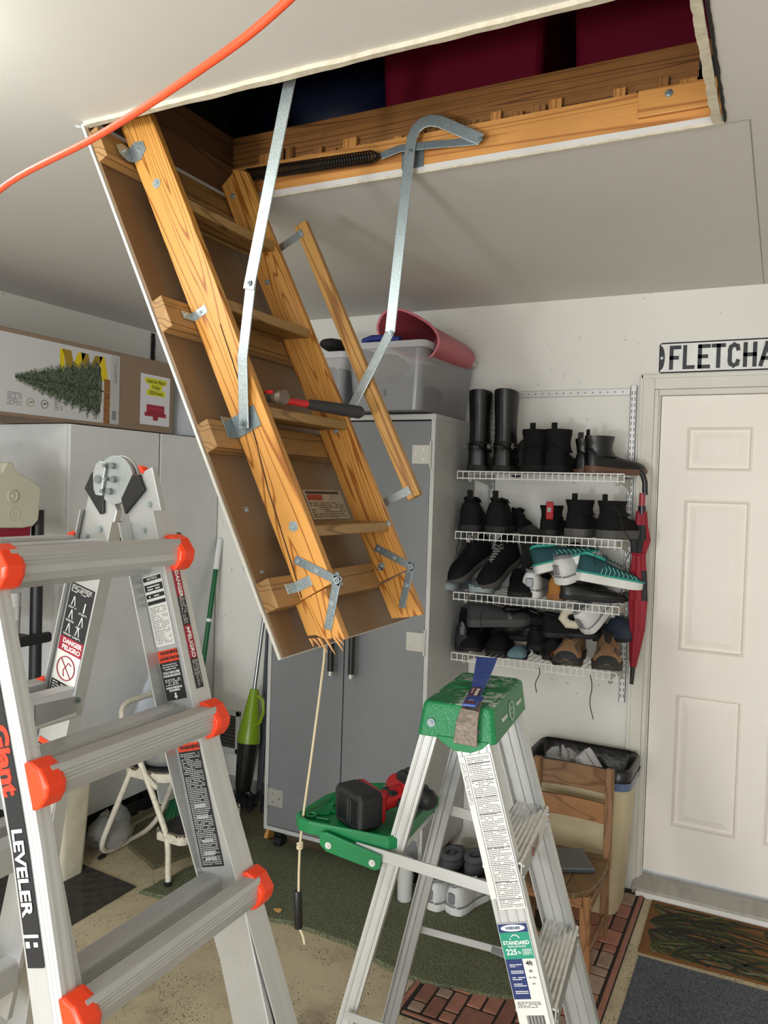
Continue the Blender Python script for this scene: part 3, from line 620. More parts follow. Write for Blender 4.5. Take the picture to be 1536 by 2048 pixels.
# DANGER strip on the front lip
R3 = LF_.to_3x3(); dF, nF = R3 @ V((1, 0, 0)), R3 @ V((0, 0, 1))
def strip(s, ln, m, txt, par_lab=None):
    fr = frame(LF_ @ V((s, 1.117, .0012)), dF, z=nF); o = MB(fr).box(0, ln, -.0095, .0095, 0, .0004).build('label', m, lg, fr=fr, label=par_lab); q = MB(fr)
    if txt: q.text(txt, .0125, T(ln*.58, 0, .0005), bold=.0003); q.add([(.004, -.005, .0007), (.012, 0, .0007), (.004, .005, .0007)], [(0, 1, 2)])
    else: lines(q, T(.003, -.0075, .0007), ln-.006, .015, 5, rng, .9, .45)
    q.build('print', INKW if txt else P('fine_print', 'c9c9c6', .6), o)
strip(.030, .055, REDL, 'DANGER'); strip(.085, .053, BLKL, None); strip(.138, .060, REDL, 'PELIGRO'); strip(.198, .054, BLKL, None)
# rear far rail labels
def rl(s, h, m, name='label'): fr = lframe(LB_, s, -.012); return fr, label(fr, .064, h, m)
f, o = rl(.070, .020, BLKL); q = MB(f); lines(q, T(.004, -.018, .0007), .055, .016, 5, rng, .9, .45); q.build('print', INKW, o)
f, o = rl(.090, .090, BLKL); q = MB(f)
for i, (x, y) in enumerate(((.016, -.014), (.046, -.020), (.016, -.042), (.046, -.048), (.016, -.070), (.042, -.070))):
    if i == 1: q.add([(x-.001, y-.010, .0007), (x+.002, y-.010, .0007), (x+.003, y+.010, .0007), (x, y+.010, .0007)], [(0, 1, 2, 3)])
    else:
        q.add([(x-.006, y-.010, .0007), (x-.004, y-.010, .0007), (x+.001, y+.010, .0007), (x-.001, y+.010, .0007)], [(0, 1, 2, 3)]); q.add([(x+.006, y-.010, .0007), (x+.004, y-.010, .0007), (x-.001, y+.010, .0007), (x+.001, y+.010, .0007)], [(3, 2, 1, 0)])
    lines(q, T(x-.011, y-.0165, .0007), .022, .0045, 2, rng, .9, .5)
q.build('print', INKW, o)
f, o = rl(.180, .030, REDL); q = MB(f); q.text('DANGER', .013, T(.035, -.0085, .0006), bold=.0004); q.text('PELIGRO', .013, T(.035, -.0215, .0006), bold=.0004); q.build('print', INKW, o)
f, o = rl(.210, .062, WHT); q = MB(f); pts = [(.032+.024*math.cos(t*math.pi/14), -.031+.024*math.sin(t*math.pi/14), .0010) for t in range(29)]; q.tube(pts, .0014, 4); q.tube([(.015, -.014, .001), (.049, -.048, .001)], .0012, 4); q.tube([(.030, -.048, .001), (.026, -.036, .001), (.031, -.028, .001), (.036, -.018, .001), (.045, -.022, .001)], .0012, 4); q.build('print', P('label_maroon', '8c2a3c', .5), o)
f, o = rl(.272, .052, BLKL); q = MB(f); lines(q, T(.004, -.050, .0007), .056, .048, 9, rng, .95, .45); q.build('print', INKW, o)
f, o = rl(.400, .012, ORL); f, o = rl(.412, .150, BLKL); q = MB(f); lines(q, T(.003, -.148, .0007), .058, .146, 34, rng, .93, .42); q.build('print', P('fine_print', 'c9c9c6', .6), o)
# label strip with wordmark on the near outer rail: reads down the rail, folding with its flare
def yl(s, k=0): return YNR-.0017-k-max(0, s-.36)*.055
b = MB(LF_); b.loft([[(s, yl(s), -.056), (s, yl(s), -.024), (s, yl(s, .0006), -.024), (s, yl(s, .0006), -.056)] for s in (-.02, .32, .39, .545)]); o = b.build('label', BLKL, lg, label='black label strip with red and white lettering')
def fl_frame(s, n, k=.0010):
    a_ = LF_ @ V((s, yl(s, k), n)); d_ = (LF_ @ V((s+.05, yl(s+.05, k), n)))-a_; return frame(a_, d_, y=nF)
q = MB(fl_frame(.120, -.041)); q.text('Little', .042, I4, bold=.0018, sx=1.05); q.M = fl_frame(.268, -.041); q.text('Giant', .042, I4, bold=.0018, sx=1.05); q.build('lettering', P('wordmark_red', 'ee3a22', .4), o)['kind'] = 'stuff'
q = MB(fl_frame(.420, -.041, .0022)); q.text('LEVELER', .029, I4, sx=1.08, bold=.0008); q.build('lettering', INKW, o)
q = MB(fl_frame(.505, -.041)); q.box(-.003, .001, -.015, .015, 0, .0004); q.box(.006, .014, -.012, -.004, 0, .0004); q.box(.007, .013, .004, .012, 0, .0004); q.build('lettering', INKW, o)
# ------------------------------------------------------------------ small aluminium stepladder with green cap and tray
Wd, Pd = V((-.092, .9957, 0)).normalized(), V((.9957, .092, 0)).normalized()
SL = Matrix(((Pd.x, Wd.x, 0, -.665), (Pd.y, Wd.y, 0, 1.880), (0, 0, 1, 0), (0, 0, 0, 1)))     # local p, w, z
sl = thing('stepladder', (-.665, 1.88, 0), 'small aluminium stepladder with green plastic cap and fold-out tray in the centre foreground', 'stepladder')
GRN = P('green_plastic', '0f7a45', .38); GRS = NT('green_scuffed'); _v = GRS.coords((1, 1, 1)); _n = GRS.noise(_v, 22, 6, .75, 1.5)
_m = GRS.math('MULTIPLY', GRS.ramp(_n, [(.50, (0, 0, 0)), (.56, (1, 1, 1))]), GRS.ramp(GRS.noise(_v, 9, 2), [(.40, (0, 0, 0)), (.55, (1, 1, 1))]))
_g = GRS.n('ShaderNodeNewGeometry'); _x = GRS.n('ShaderNodeSeparateXYZ'); GRS.l(_g.outputs['True Normal'], _x.inputs[0]); _m = GRS.math('MULTIPLY', _m, GRS.math('GREATER_THAN', _x.outputs[2], .75))
GRS.color(GRS.mix(_m, '0f7a45', 'c9d2c4')); GRS.b.inputs['Roughness'].default_value = .42
_w = GRS.n('ShaderNodeTexVoronoi'); _w.inputs['Scale'].default_value = 260; GRS.l(_v, _w.inputs['Vector']); GRS.bump(_w.outputs['Distance'], .5, .002)
FP = lambda z: .034+(1.12-z)*.290           # centre of the front rails in p
RP = lambda z: -.073-(1.12-z)*.252
def srail(fp, w, sg, z1, width, lip, name, m=ALUR, flare=.024):
    'channel whose web faces outward at w; sg points inward'
    rings = []; h = width/2
    prof = [(-h, 0)]+sum([[(-h+width*k-.003, 0), (-h+width*k-.001, -.0022), (-h+width*k+.001, -.0022), (-h+width*k+.003, 0)] for k in ((.12, .36, .64, .88) if width > .06 else (.25, .75))], [])+[(h, 0), (h, lip), (h-.003, lip), (h-.003, .003)]+sum([[(h-width*k, .003), (h-width*k-.002, .005), (h-width*k-.004, .003)] for k in ((.3, .6) if width > .06 else (.5,))], [])+[(-h+.003, .003), (-h+.003, lip), (-h, lip)]
    for z in (z1, .0):
        rings.append([(fp(z)+a_, w-sg*(z1-z)*flare+sg*b_, z) for a_, b_ in prof])
    return MB(SL).loft(rings).build(name, m, sl, fr=SL @ frame((fp(.5), w, .5), (fp(0)-fp(1), 0, -1), (0, 1, 0)))
srail(FP, -.176, 1, 1.116, .083, .028, 'front_rail'); srail(FP, .172, -1, 1.116, .083, .028, 'front_rail')
srail(RP, -.150, 1, 1.15, .042, .020, 'rear_rail'); srail(lambda z: RP(z)+.022+(1.12-z)*.028, .152, -1, 1.15, .042, .020, 'rear_rail', ALU)
for w, r, fp in ((-.19, .05, FP), (.19, .05, FP), (-.165, .028, RP), (.165, .028, RP)):
    MB(SL @ T(fp(0), w, 0)).box(-r, r, -.02, .02, 0, .04, .008).build('rubber_foot', BLK, sl)
for z in (.86, .555, .255):
    e = .0+(1.15-z)*.024; x1 = FP(z)+.052; x0 = x1-.090; b = MB(SL); prof = []
    N = 16
    for i in range(N+1): prof.append((x0+(x1-x0)*i/N, z+(.0 if i % 2 else -.0032)))
    prof += [(x1, z-.052), (x1-.003, z-.052), (x1-.003, z-.006), (x0+.003, z-.006), (x0+.003, z-.03), (x0, z-.03)]
    b.loft([[(a_, w, z_) for a_, z_ in prof] for w in (-.170-e, .168+e)]); b.build('step', ALUD, sl, fr=SL @ frame((x0, 0, z), (0, 1, 0), (-1, 0, 0)))
    b = MB(SL)
    for w in (-.15-e, .15+e):
        for dz in (-.015, -.040): b.cyl((x1, w, z+dz), (x1+.003, w, z+dz), .0055, 10)
    b.build('rivets', Z, sl)
for z in (.12, ):
    MB(SL).box(RP(z)-.004, RP(z)+.004, -.165, .165, z-.02, z+.02).build('rear_brace', ALU, sl, fr=SL @ frame((0, 0, z), (0, 1, 0), (1, 0, 0)))
# spreaders
for w in (-.188, .180):
    z = .44 if w > 0 else .40
    a_, c_, b_ = V((RP(z)+(.042 if w > 0 else 0), w, z+.005)), V((FP(z)*.45+RP(z)*.55+.09, w, z-.002)), V((FP(z)-.01, w, z-.03))
    MB(SL).strap([a_, c_], .020, .003, (0, 1, 0)).build('spreader', ALU, sl); MB(SL).strap([c_-V((.04, 0, -.0)), b_], .022, .003, (0, 1.0, 0)).build('spreader', ZD, sl)
    bolt(SL @ (c_+V((0, -.003, 0))), -Wd, .005, Z, sl)
# tray arms and their cross link
for w, x0 in ((-.182, -.24), (.165, -.24)):
    MB(SL).strap([V((x0, w, .818)), V((FP(.78)-.02, w, .786))], .028, .004, (0, 1, 0)).build('tray_arm', ALUR, sl, fr=SL @ frame((0, w, .81), (1, 0, 0), (0, 1, 0)))
MB(SL).strap([V((-.155, -.18, .805)), V((-.150, .165, .808))], .030, .003, (1, 0, .35)).build('tray_link', ALU, sl, fr=SL @ frame((0, 0, .81), (0, 1, 0), (1, 0, 0)))
# tray
TM = SL @ T(0, 0, .848); b = MB(TM)
out = [(-.405, -.165), (-.375, -.175), (-.16, -.172), (-.135, -.150), (-.130, .135), (-.155, .160), (-.30, .160), (-.350, .135), (-.415, .005), (-.428, -.135)]
def inset(poly, k):
    c = V((sum(p[0] for p in poly)/len(poly), sum(p[1] for p in poly)/len(poly))); return [tuple(V(p)+(c-V(p)).normalized()*k) for p in poly]
r3 = lambda pl, z: [(x, y, z) for x, y in pl]
b.loft([r3(inset(out, .012), -.030), r3(out, -.024), r3(out, .0), r3(inset(out, .006), .006), r3(inset(out, .016), .004), r3(inset(out, .024), -.010)]); b.build('tray', GRN, sl, fr=TM, bevel=.002)
b = MB(TM)
for k, (x, y, a_) in enumerate(((-.375, -.09, 40), (-.35, -.06, 40), (-.33, .05, 60), (-.31, .08, 60), (-.36, -.12, 0))): b.M = TM @ T(x, y, -.010, math.radians(a_)); b.box(-.02, .02, -.003, .003, 0, .008, .002)
b.M = TM; b.tube([(-.395+.012*math.cos(t), -.115+.012*math.sin(t), -.003) for t in [j*math.pi/8 for j in range(17)]], .004, 6); b.tube([(-.375, -.03, -.002), (-.350, .03, -.002), (-.325, .085, -.002), (-.345, .10, -.002), (-.385, .02, -.002), (-.375, -.03, -.002)], .004, 6); b.build('ridges', GRN, sl)
b = MB(SL @ T(0, -.186, 0)); q = MB(SL @ T(0, -.186, 0) @ Matrix.Rotation(math.pi/2, 4, 'X')); q.prism([(-.335, .842), (-.332, .812), (-.315, .798), (-.185, .777), (-.172, .784), (-.170, .815), (-.315, .845)], 0, .008); q.build('tray_apron', GRN, sl, bevel=.002)
for x, z in ((-.308, .815), (-.192, .795)): bolt(SL @ V((x, -.195, z)), -Wd, .0085, P('rivet_white', 'd9d9d6', .3, .3), sl, hex_=False)
# cap
cp = [(-.088, -.176), (.082, -.176), (.092, -.166), (.092, .166), (.082, .176), (-.088, .176), (-.098, .166), (-.098, -.166)]
def cpr(k, z, kw=None): kw = k if kw is None else kw; return [((x+.003)*(1-k)-.003, y*(1-kw), z) for x, y in cp]
b = MB(SL); b.loft([cpr(0, 1.112), cpr(.02, 1.125, .01), cpr(.10, 1.180, .035), cpr(.14, 1.190, .055), cpr(.20, 1.1925, .08)]); b.build('cap', GRS.m, sl, bevel=.003)
q = MB(SL @ T(0, -.178, 0) @ Matrix.Rotation(math.pi/2, 4, 'X')); q.prism([(-.05, 1.118), (-.035, 1.104), (-.005, 1.088), (.035, 1.088), (.060, 1.10), (.078, 1.118)], -.012, .001); q.build('cap_lobe', GRN, sl, bevel=.002)
bolt(SL @ V((-.062, -.176, 1.145)), -Wd, .010, ZD, sl, hex_=False); bolt(SL @ V((.045, -.177, 1.140)), -Wd, .009, ZD, sl, hex_=False)
RF = SL @ frame((.0885, 0, 1.150), (0, 1, 0), z=(1, 0, .14)); q = MB(RF)
ring = lambda r, z: [(r*math.cos(t*math.pi/14), r*math.sin(t*math.pi/14)*1.0, z) for t in range(28)]
q.loft([ring(.024, 0), ring(.024, .0022), ring(.021, .0022), ring(.021, .0005)], cap=False); q.text('225', .011, T(0, .006, .0012)); q.text('MAX', .007, T(0, -.006, .0012)); q.build('cap_emblem', P('pale_green', 'a9bfae', .5), sl)
q = MB(RF)
for x in (-.095, .065): q.box(x, x+.045, -.004, .005, -.002, .0012)
q.build('cap_slots', P('slot_white', 'c6cdc4', .5), sl)
q = MB(SL)
for x, y, r in ((-.045, .03, .030), (.035, -.03, .020), (.03, .09, .016)): q.tube([(x+r*math.cos(t*math.pi/12), y+r*1.25*math.sin(t*math.pi/12), 1.1925) for t in range(25)], .0022, 6)
q.build('cap_rings', GRN, sl)
# labels on the near front rail
dR = (SL.to_3x3() @ V((.290, 0, -1))).normalized(); dR2 = (SL.to_3x3() @ V((.290, -.024, -1))).normalized()
def slab2(z, off, w, h, m, lab=None):
    fr = frame(SL @ V((FP(z)+off, -.1785-(1.15-z)*.024, z)), (SL.to_3x3() @ V((1, 0, .29))), y=-dR2); return fr, label(fr, w, h, m, 'label', sl, lab)
f, o = slab2(1.075, -.040, .014, .32, WHT); q = MB(f); lines(q, T(.003, -.11, .0008), .009, .10, 24, rng, .7, .45); q.build('print', P('grey_ink', '55565a', .6), o)
f, o = slab2(1.080, -.024, .060, .345, WHT, 'long white instruction sticker'); q = MB(f); lines(q, T(.003, -.342, .0008), .054, .338, 84, rng, .93, .36, gap=.08); q.build('print', P('grey_ink', '55565a', .6), o)
q = MB(f)
for i in range(9): y = -.02-i*.038; q.add([(.003, y, .0010), (.057, y, .0010), (.057, y+.0012, .0010), (.003, y+.0012, .0010)], [(0, 1, 2, 3)])
q.build('print', INK, o)
NAVY, TEAL = P('label_navy', '1c2f66', .45), P('label_teal', '1f8f72', .45)
f, o = slab2(.715, -.040, .070, .245, WHT, 'white rating sticker with blue and green panels'); q = MB(f)
q.add([(.001, -.020, .0007), (.069, -.020, .0007), (.069, -.001, .0007), (.001, -.001, .0007)], [(0, 1, 2, 3)]); q.add([(.001, -.165, .0007), (.040, -.165, .0007), (.040, -.078, .0007), (.001, -.078, .0007)], [(0, 1, 2, 3)]); q.build('print', NAVY, o)
q = MB(f); q.add([(.001, -.078, .0007), (.069, -.078, .0007), (.069, -.020, .0007), (.001, -.020, .0007)], [(0, 1, 2, 3)]); q.build('print', TEAL, o)
q = MB(f); q.loft([[(.035+.028*math.cos(t*math.pi/10), -.0105+.0075*math.sin(t*math.pi/10), z) for t in range(20)] for z in (.0007, .0010)]); q.text('STANDARD', .0115, T(.035, -.043, .0009), bold=.0003); q.text('PERFORMANCE', .006, T(.035, -.051, .0009)); q.text('225', .017, T(.020, -.063, .0009), bold=.0004); q.text('lb', .010, T(.038, -.064, .0009)); lines(q, T(.045, -.070, .0010), .021, .014, 4, rng, .9, .5)
q.add([(.021+.0, -.036, .0009), (.024, -.036, .0009), (.024, -.030, .0009)], [(0, 1, 2)]); q.tube([(.035+.010*math.cos(t), -.035+.010*math.sin(t), .001) for t in (.2, .6, 1.0, 1.5, 2.0, 2.5)], .0012, 4)
for y in (-.092, -.106, -.120, -.134, -.150): lines(q, T(.008, y-.004, .0010), .029, .008, 2, rng, .95, .5)
q.build('print', INKW, o)
q = MB(f); q.text('WERNER', .0085, T(.035, -.0107, .0012), bold=.0003); q.build('print', NAVY, o)
q = MB(f); q.text('4ft', .014, T(.054, -.088, .0009), bold=.0003); q.text('8ft', .008, T(.054, -.105, .0009)); q.text('1ft 10in', .006, T(.054, -.119, .0009)); q.text('364', .005, T(.054, -.132, .0009)); lines(q, T(.006, -.184, .0009), .055, .014, 5, rng, .9, .4)
for i in range(16): x = .020+i*.0026; q.add([(x, -.236, .0009), (x+.0012*(1+(i*7 % 3)*.4), -.236, .0009), (x+.0012*(1+(i*7 % 3)*.4), -.200, .0009), (x, -.200, .0009)], [(0, 1, 2, 3)])
q.build('print', INK, o)
q = MB(SL @ frame((FP(.86)+.0525, -.02, .832), (0, 1, 0), z=(1, 0, 0))); q.box(-.05, .05, -.014, .014, 0, .0006); o = q.build('label', P('step_label', 'bdb9ae', .5, grime=.4, gscale=60), sl)
q = MB(SL @ frame((FP(.86)+.0533, -.02, .832), (0, 1, 0), z=(1, 0, 0))); lines(q, T(-.01, -.012, .0005), .055, .024, 4, rng, .9, .4); q.tube([(-.03+.010*math.cos(t*math.pi/4), .010*math.sin(t*math.pi/4), .0006) for t in range(9)], .001, 4); q.build('print', P('label_maroon', '8c2a3c', .5), o)
# ------------------------------------------------------------------ flat pry bar on the cap
pb = thing('pry_bar', SL @ V((0, 0, 1.195)), 'flat blue pry bar with worn steel claw lying across the green ladder cap', 'pry bar')
BLU = P('blue_enamel', '24479a', .35, grime=.25, gscale=60, dirt='8c8f96'); STL = P('claw_steel', '75685c', .45, .5, grime=.7, gscale=90, bump=.4)
def flat(path, ws, t, name, m, par, M=SL):
    rings = []
    for i, (p, w) in enumerate(zip(path, ws)):
        p = V(p); d = (V(path[min(i+1, len(path)-1)])-V(path[max(i-1, 0)])).normalized(); sd = V((1, 0, 0)); sd = (sd-d*sd.dot(d)).normalized(); up = sd.cross(d).normalized()
        rings.append([p+sd*w/2-up*t/2, p+sd*w/2+up*t/2, p-sd*w/2+up*t/2, p-sd*w/2-up*t/2])
    return MB(M).loft(rings).build(name, m, par, fr=M, bevel=.001)
def LP(px, py, w):
    'point of the vertical plane w = const of the stepladder frame seen at a pixel'
    d = _R*((px-768)/FPX) - _U*((py-1024)/FPX) + _F; o_ = V((0, 0, CAMZ)); t = (w-(o_-V((-.665, 1.88, 0))).dot(Wd))/d.dot(Wd); return SL.inverted() @ (o_+d*t)
IS = SL.inverted(); c0, c1, c2, c3 = LP(974, 1316, .150), IS @ at(962, 1358, 'Z', 1.214), IS @ at(955, 1378, 'Z', 1.202), IS @ at(938, 1411, 'Z', 1.203)
flat([c0, c1, c2, c3], [.056, .040, .030, .030], .005, 'shank', BLU, pb)
c4, c5, c6 = V((c3.x, -.160, 1.204)), V((c3.x, -.186, 1.188)), V((c3.x-.004, -.196, 1.160)); c7 = V((c3.x-.006, -.197, 1.112))
flat([c3, V((c3.x, -.13, 1.206)), c4], [.030, .034, .038], .006, 'heel', BLU, pb); flat([c4, c5, c6, c7], [.040, .044, .050, .056], .006, 'claw', STL, pb)
LL = (c3-c2).length/.112; fr = SL @ frame(c2.lerp(c3, .02)+V((0, 0, .0045)), (c3-c2), z=(0, 0, 1)) @ Matrix.Diagonal((LL, 1, 1, 1)); o = MB(fr).box(0, .105, -.0115, .0115, 0, .0005).build('label', P('label_wine', '6a2430', .5), pb)
q = MB(fr); q.text('WONDER', .0105, T(.032, .004, .0007), bold=.0005); q.text('BAR', .016, T(.075, .001, .0007), bold=.0006); lines(q, T(.008, -.010, .0007), .05, .006, 1, rng, .9, .6); q.build('print', INKW, o)
# ------------------------------------------------------------------ cordless drill on the tray
dl = thing('cordless_drill', SL @ V((-.25, -.05, .85)), 'red and black cordless drill with large battery lying on the green ladder tray', 'drill')
DB = P('drill_black', '202022', .5, bump=.2, bscale=300); DR = P('drill_red', 'b0161c', .35)
DM = SL @ T(-.258, -.085, .888, math.radians(-33)) @ Matrix.Scale(1.10, 4)      # x: across battery, y: along handle away from camera, z up
b = MB(DM); b.loft([[(x*k, y, z*k) for x, z in ((-.052, -.028), (-.046, -.044), (.046, -.044), (.055, -.034), (.055, .030), (.044, .042), (-.046, .042), (-.055, .032))] for y, k in ((-.052, .90), (-.046, 1), (0, 1), (.012, .94))]); b.build('battery', DB, dl, bevel=.003)
b = MB(DM)
for i in range(7): b.box(.024, .040, -.0545, -.046, -.026+i*.008, -.022+i*.008)
b.box(-.036, .008, -.0545, -.046, -.030, .028, .003); b.box(.012, .020, -.0555, -.046, -.030, .026, .002); b.build('battery_ribs', P('drill_dark', '111113', .4), dl)
b = MB(DM); b.loft([[(x*k, y, z*k) for x, z in ((-.05, -.036), (.05, -.036), (.052, .034), (-.05, .042))] for y, k in ((.010, .98), (.024, .92), (.036, .60))]); b.build('foot', DR, dl, bevel=.003)
b = MB(DM); b.tube([(0.01, .03, .0), (.014, .055, .004), (.016, .095, .010)], [.026, .022, .026], 14); b.build('handle', DR, dl, smooth=True)
b = MB(DM); b.box(-.008, .034, .045, .070, .014, .026, .004); b.build('grip_panel', DB, dl)
b = MB(DM); b.tube([(-.035, .105, .012), (-.032, .105, .012), (-.01, .107, .012), (.035, .112, .012), (.040, .112, .012)], [.020, .029, .032, .031, .026], 18); b.build('motor_housing', DR, dl, smooth=True)
b = MB(DM); b.tube([(.036, .112, .012), (.062, .115, .012), (.066, .115, .012), (.088, .118, .012), (.100, .119, .012)], [.031, .030, .024, .024, .014], 18); b.build('chuck', DB, dl, smooth=True)
b = MB(DM); b.box(-.01, .045, .09, .13, .030, .058, .006); b.box(.01, .022, .105, .115, .057, .068, .002); b.build('belt_hook', DB, dl)
b = MB(DM); b.box(.036, .050, .060, .088, -.010, .010, .004); b.build('trigger', DB, dl)
# ------------------------------------------------------------------ floor mats
def carpet(name, c1, c2, sc=700, extra=None):
    t = NT(name); v = t.coords(); n = t.noise(v, sc, 2, .7); n2 = t.noise(v, 6, 4, .6)
    c = t.mix(t.ramp(n, [(.35, (0, 0, 0)), (.65, (1, 1, 1))]), c1, c2)
    c = t.mix(t.math('MULTIPLY', n2, .35), c, c1)
    if extra: c = extra(t, v, c)
    t.color(c); t.b.inputs['Roughness'].default_value = .95; t.bump(n, .8, .004); return t.m
def slab_obj(name, poly, h, m, lab, cat='mat', sub=1, wob=0.0, seed=1):
    rng = random.Random(seed); pts = []
    for i in range(len(poly)):
        a, b = V(poly[i]), V(poly[(i+1) % len(poly)]); n = max(1, int((b-a).length/.06))
        for j in range(n):
            p = a.lerp(b, j/n); pts.append((p.x+rng.uniform(-1, 1)*wob, p.y+rng.uniform(-1, 1)*wob))
    cx = sum(p[0] for p in pts)/len(pts); cy = sum(p[1] for p in pts)/len(pts)
    k = lambda q: [(cx+(x-cx)*q, cy+(y-cy)*q) for x, y in pts]
    b = MB(); b.loft([[(x, y, .0005) for x, y in pts], [(x, y, h*.7) for x, y in pts], [(x, y, h) for x, y in k(.985)]])
    return tag(b.build(name, m, fr=T(cx, cy, 0)), lab, cat)
M_GRUG = carpet('green_carpet', '343727', '868b6a', 200)
slab_obj('carpet_rug', [(-2.285, 2.435), (-1.95, 2.50), (-1.635, 2.545), (-1.356, 2.539), (-1.20, 2.49), (-1.038, 2.462), (-.80, 2.50), (-.70, 2.54), (-.705, 2.95), (-1.0, 3.12), (-1.5, 3.11), (-2.2, 3.10)], .016, M_GRUG, 'large dark green carpet remnant with a ragged front edge across the floor', 'rug', wob=.006)
slab_obj('carpet_rug', [(-2.62, 2.72), (-2.38, 2.62), (-2.30, 2.90), (-2.12, 3.12), (-2.12, 3.50), (-2.75, 3.50), (-2.76, 2.9)], .014, carpet('olive_carpet', '3a3624', '857e5e', 200), 'smaller olive carpet piece under the white step stool by the cabinets', 'rug', wob=.003, seed=4)
t = NT('rubber_weave'); v = t.coords(rot=(0, 0, .78)); w = t.n('ShaderNodeTexVoronoi'); w.inputs['Scale'].default_value = 17; w.inputs['Randomness'].default_value = .45; t.l(v, w.inputs[0])
t.b.inputs['Base Color'].default_value = lin('37332f'); t.b.inputs['Roughness'].default_value = .55; t.bump(w.outputs[0], .9, .012)
slab_obj('rubber_mat', [(-2.335, 1.75), (-2.335, 2.470), (-2.770, 2.505), (-3.0, 2.51), (-3.0, 1.75)], .010, t.m, 'black rubber mat with wavy relief beside the beige wastebasket')
slab_obj('entry_mat', [(-.404, 2.1), (.62, 2.1), (.62, 3.005), (-.404, 3.008)], .008, carpet('charcoal_carpet', '2c3035', '6e747a', 200), 'charcoal grey carpet mat in front of the door')
pm = slab_obj('palm_mat', [(-.412, 3.035), (.5, 3.06), (.5, 3.452), (-.420, 3.452)], .007, carpet('palm_base', '5e3c1e', '94622e', 300), 'doormat with orange and dark green palm leaves below the threshold')
pm_mats = [P('palm_dark', '1e2114', .95), P('palm_green', '343c1c', .95), P('palm_olive', '5a5f34', .95), P('palm_grey', '6a705c', .95)]; rng = random.Random(77); q = MB()
for (ox, oy, a0, L0, n_) in ((-.405, 3.27, 8, .46, 17), (-.40, 3.20, -18, .50, 17), (-.38, 3.10, -4, .40, 13), (-.41, 3.40, 0, .40, 11), (.12, 3.30, -14, .42, 15), (.05, 3.12, 10, .40, 13), (.2, 3.42, -20, .34, 11), (-.1, 3.06, 12, .35, 9), (-.25, 3.36, -8, .42, 13), (-.2, 3.16, 4, .38, 13), (.0, 3.40, -12, .40, 13), (-.30, 3.06, 18, .34, 11)):
    for i in range(n_):
        f = i/(n_-1)*2-1; ang = math.radians(a0+f*62+rng.uniform(-4, 4)); L1 = L0*(1-.45*abs(f))*rng.uniform(.8, 1.05); q.mi = rng.choice((0, 0, 0, 1, 1, 2, 3 if rng.random() < .4 else 0)); w_ = rng.uniform(.009, .017); pts = []; x, y, an = ox, oy, ang
        for k in range(8):
            pts.append((x, y, an)); an -= f*.10+.02; x += math.cos(an)*L1/7; y += math.sin(an)*L1/7
        for k in range(7):
            wa, wb_ = w_*math.sin(math.pi*(k+.25)/7.6), w_*math.sin(math.pi*(k+1.25)/7.6 if k < 6 else math.pi); z_ = .0074+i*.00002+.0001*(abs(ox)*3 % 1)
            quad = [(pts[k][0]-math.sin(pts[k][2])*wa/2, pts[k][1]+math.cos(pts[k][2])*wa/2), (pts[k+1][0]-math.sin(pts[k+1][2])*wb_/2, pts[k+1][1]+math.cos(pts[k+1][2])*wb_/2), (pts[k+1][0]+math.sin(pts[k+1][2])*wb_/2, pts[k+1][1]-math.cos(pts[k+1][2])*wb_/2), (pts[k][0]+math.sin(pts[k][2])*wa/2, pts[k][1]-math.cos(pts[k][2])*wa/2)]
            if all(-.414 < p[0] < .49 and 3.045 < p[1] < 3.448 for p in quad): q.add([(p[0], p[1], z_) for p in quad], [(0, 1, 2, 3)])
q.build('leaf_print', pm_mats, pm)['kind'] = 'stuff'
# brick pattern mat: each brick its own piece
bm_ = thing('brick_mat', (-.75, 2.9, 0), 'rubber mat moulded as red bricks along the wall under the wooden chair', 'mat')
BX0, BX1, BY0, BY1 = -1.060, -.450, 2.285, 3.500
MB().box(BX0, BX1, BY0, BY1, .0005, .004).build('base', P('mat_groove', '2a2520', .9), bm_)
bmats = [P('brick_%d' % i, c, .75, grime=.4, gscale=25, bump=.3, bscale=60) for i, c in enumerate(('9c6a58', '86584a', '9c8474', 'a8705e'))]
for (x0, x1, y0, y1) in ((BX0+.004, BX0+.022, BY0, BY1), (BX1-.024, BX1-.004, BY0, BY1), (BX0+.03, BX1-.03, BY0+.004, BY0+.020)): MB().box(x0, x1, y0, y1, .003, .009, .003).build('border', bmats[0], bm_)
rng = random.Random(8); cs = .0545; nx, ny_ = 10, 21; occ = [[0]*ny_ for _ in range(nx)]; cache = {}
for j in range(ny_):
    for i in range(nx):
        if occ[i][j]: continue
        w_, h_ = rng.choice(((2, 1), (2, 2), (3, 2), (1, 1), (1, 1), (2, 2), (1, 2), (2, 3)))
        w_ = min(w_, nx-i); h_ = min(h_, ny_-j)
        while w_ > 1 and any(occ[i+a][j] for a in range(w_)): w_ -= 1
        for a in range(w_):
            for b in range(h_): occ[i+a][j+b] = 1
        x, y = BX0+.034+i*cs, BY0+.028+j*cs; key = (w_, h_)
        hidden = (x < -.72 and 2.56 < y < 3.05) or (x < -.95 and y > 3.0)
        if hidden: continue
        if key not in cache:
            bb = MB(); bb.box(.004, w_*cs-.004, .004, h_*cs-.004, .002, .0095, .003); cache[key] = bb.build('brick', bmats[0], bm_, fr=I4); o = cache[key]
        else:
            o = cache[key].copy(); S.collection.objects.link(o); o.parent = bm_
        wm = T(x, y, 0); o.matrix_parent_inverse = WM[bm_.name].inverted(); o.matrix_basis = wm; WM[o.name] = wm
        if key: o.material_slots[0].link = 'OBJECT'; o.material_slots[0].material = bmats[rng.randrange(4)]
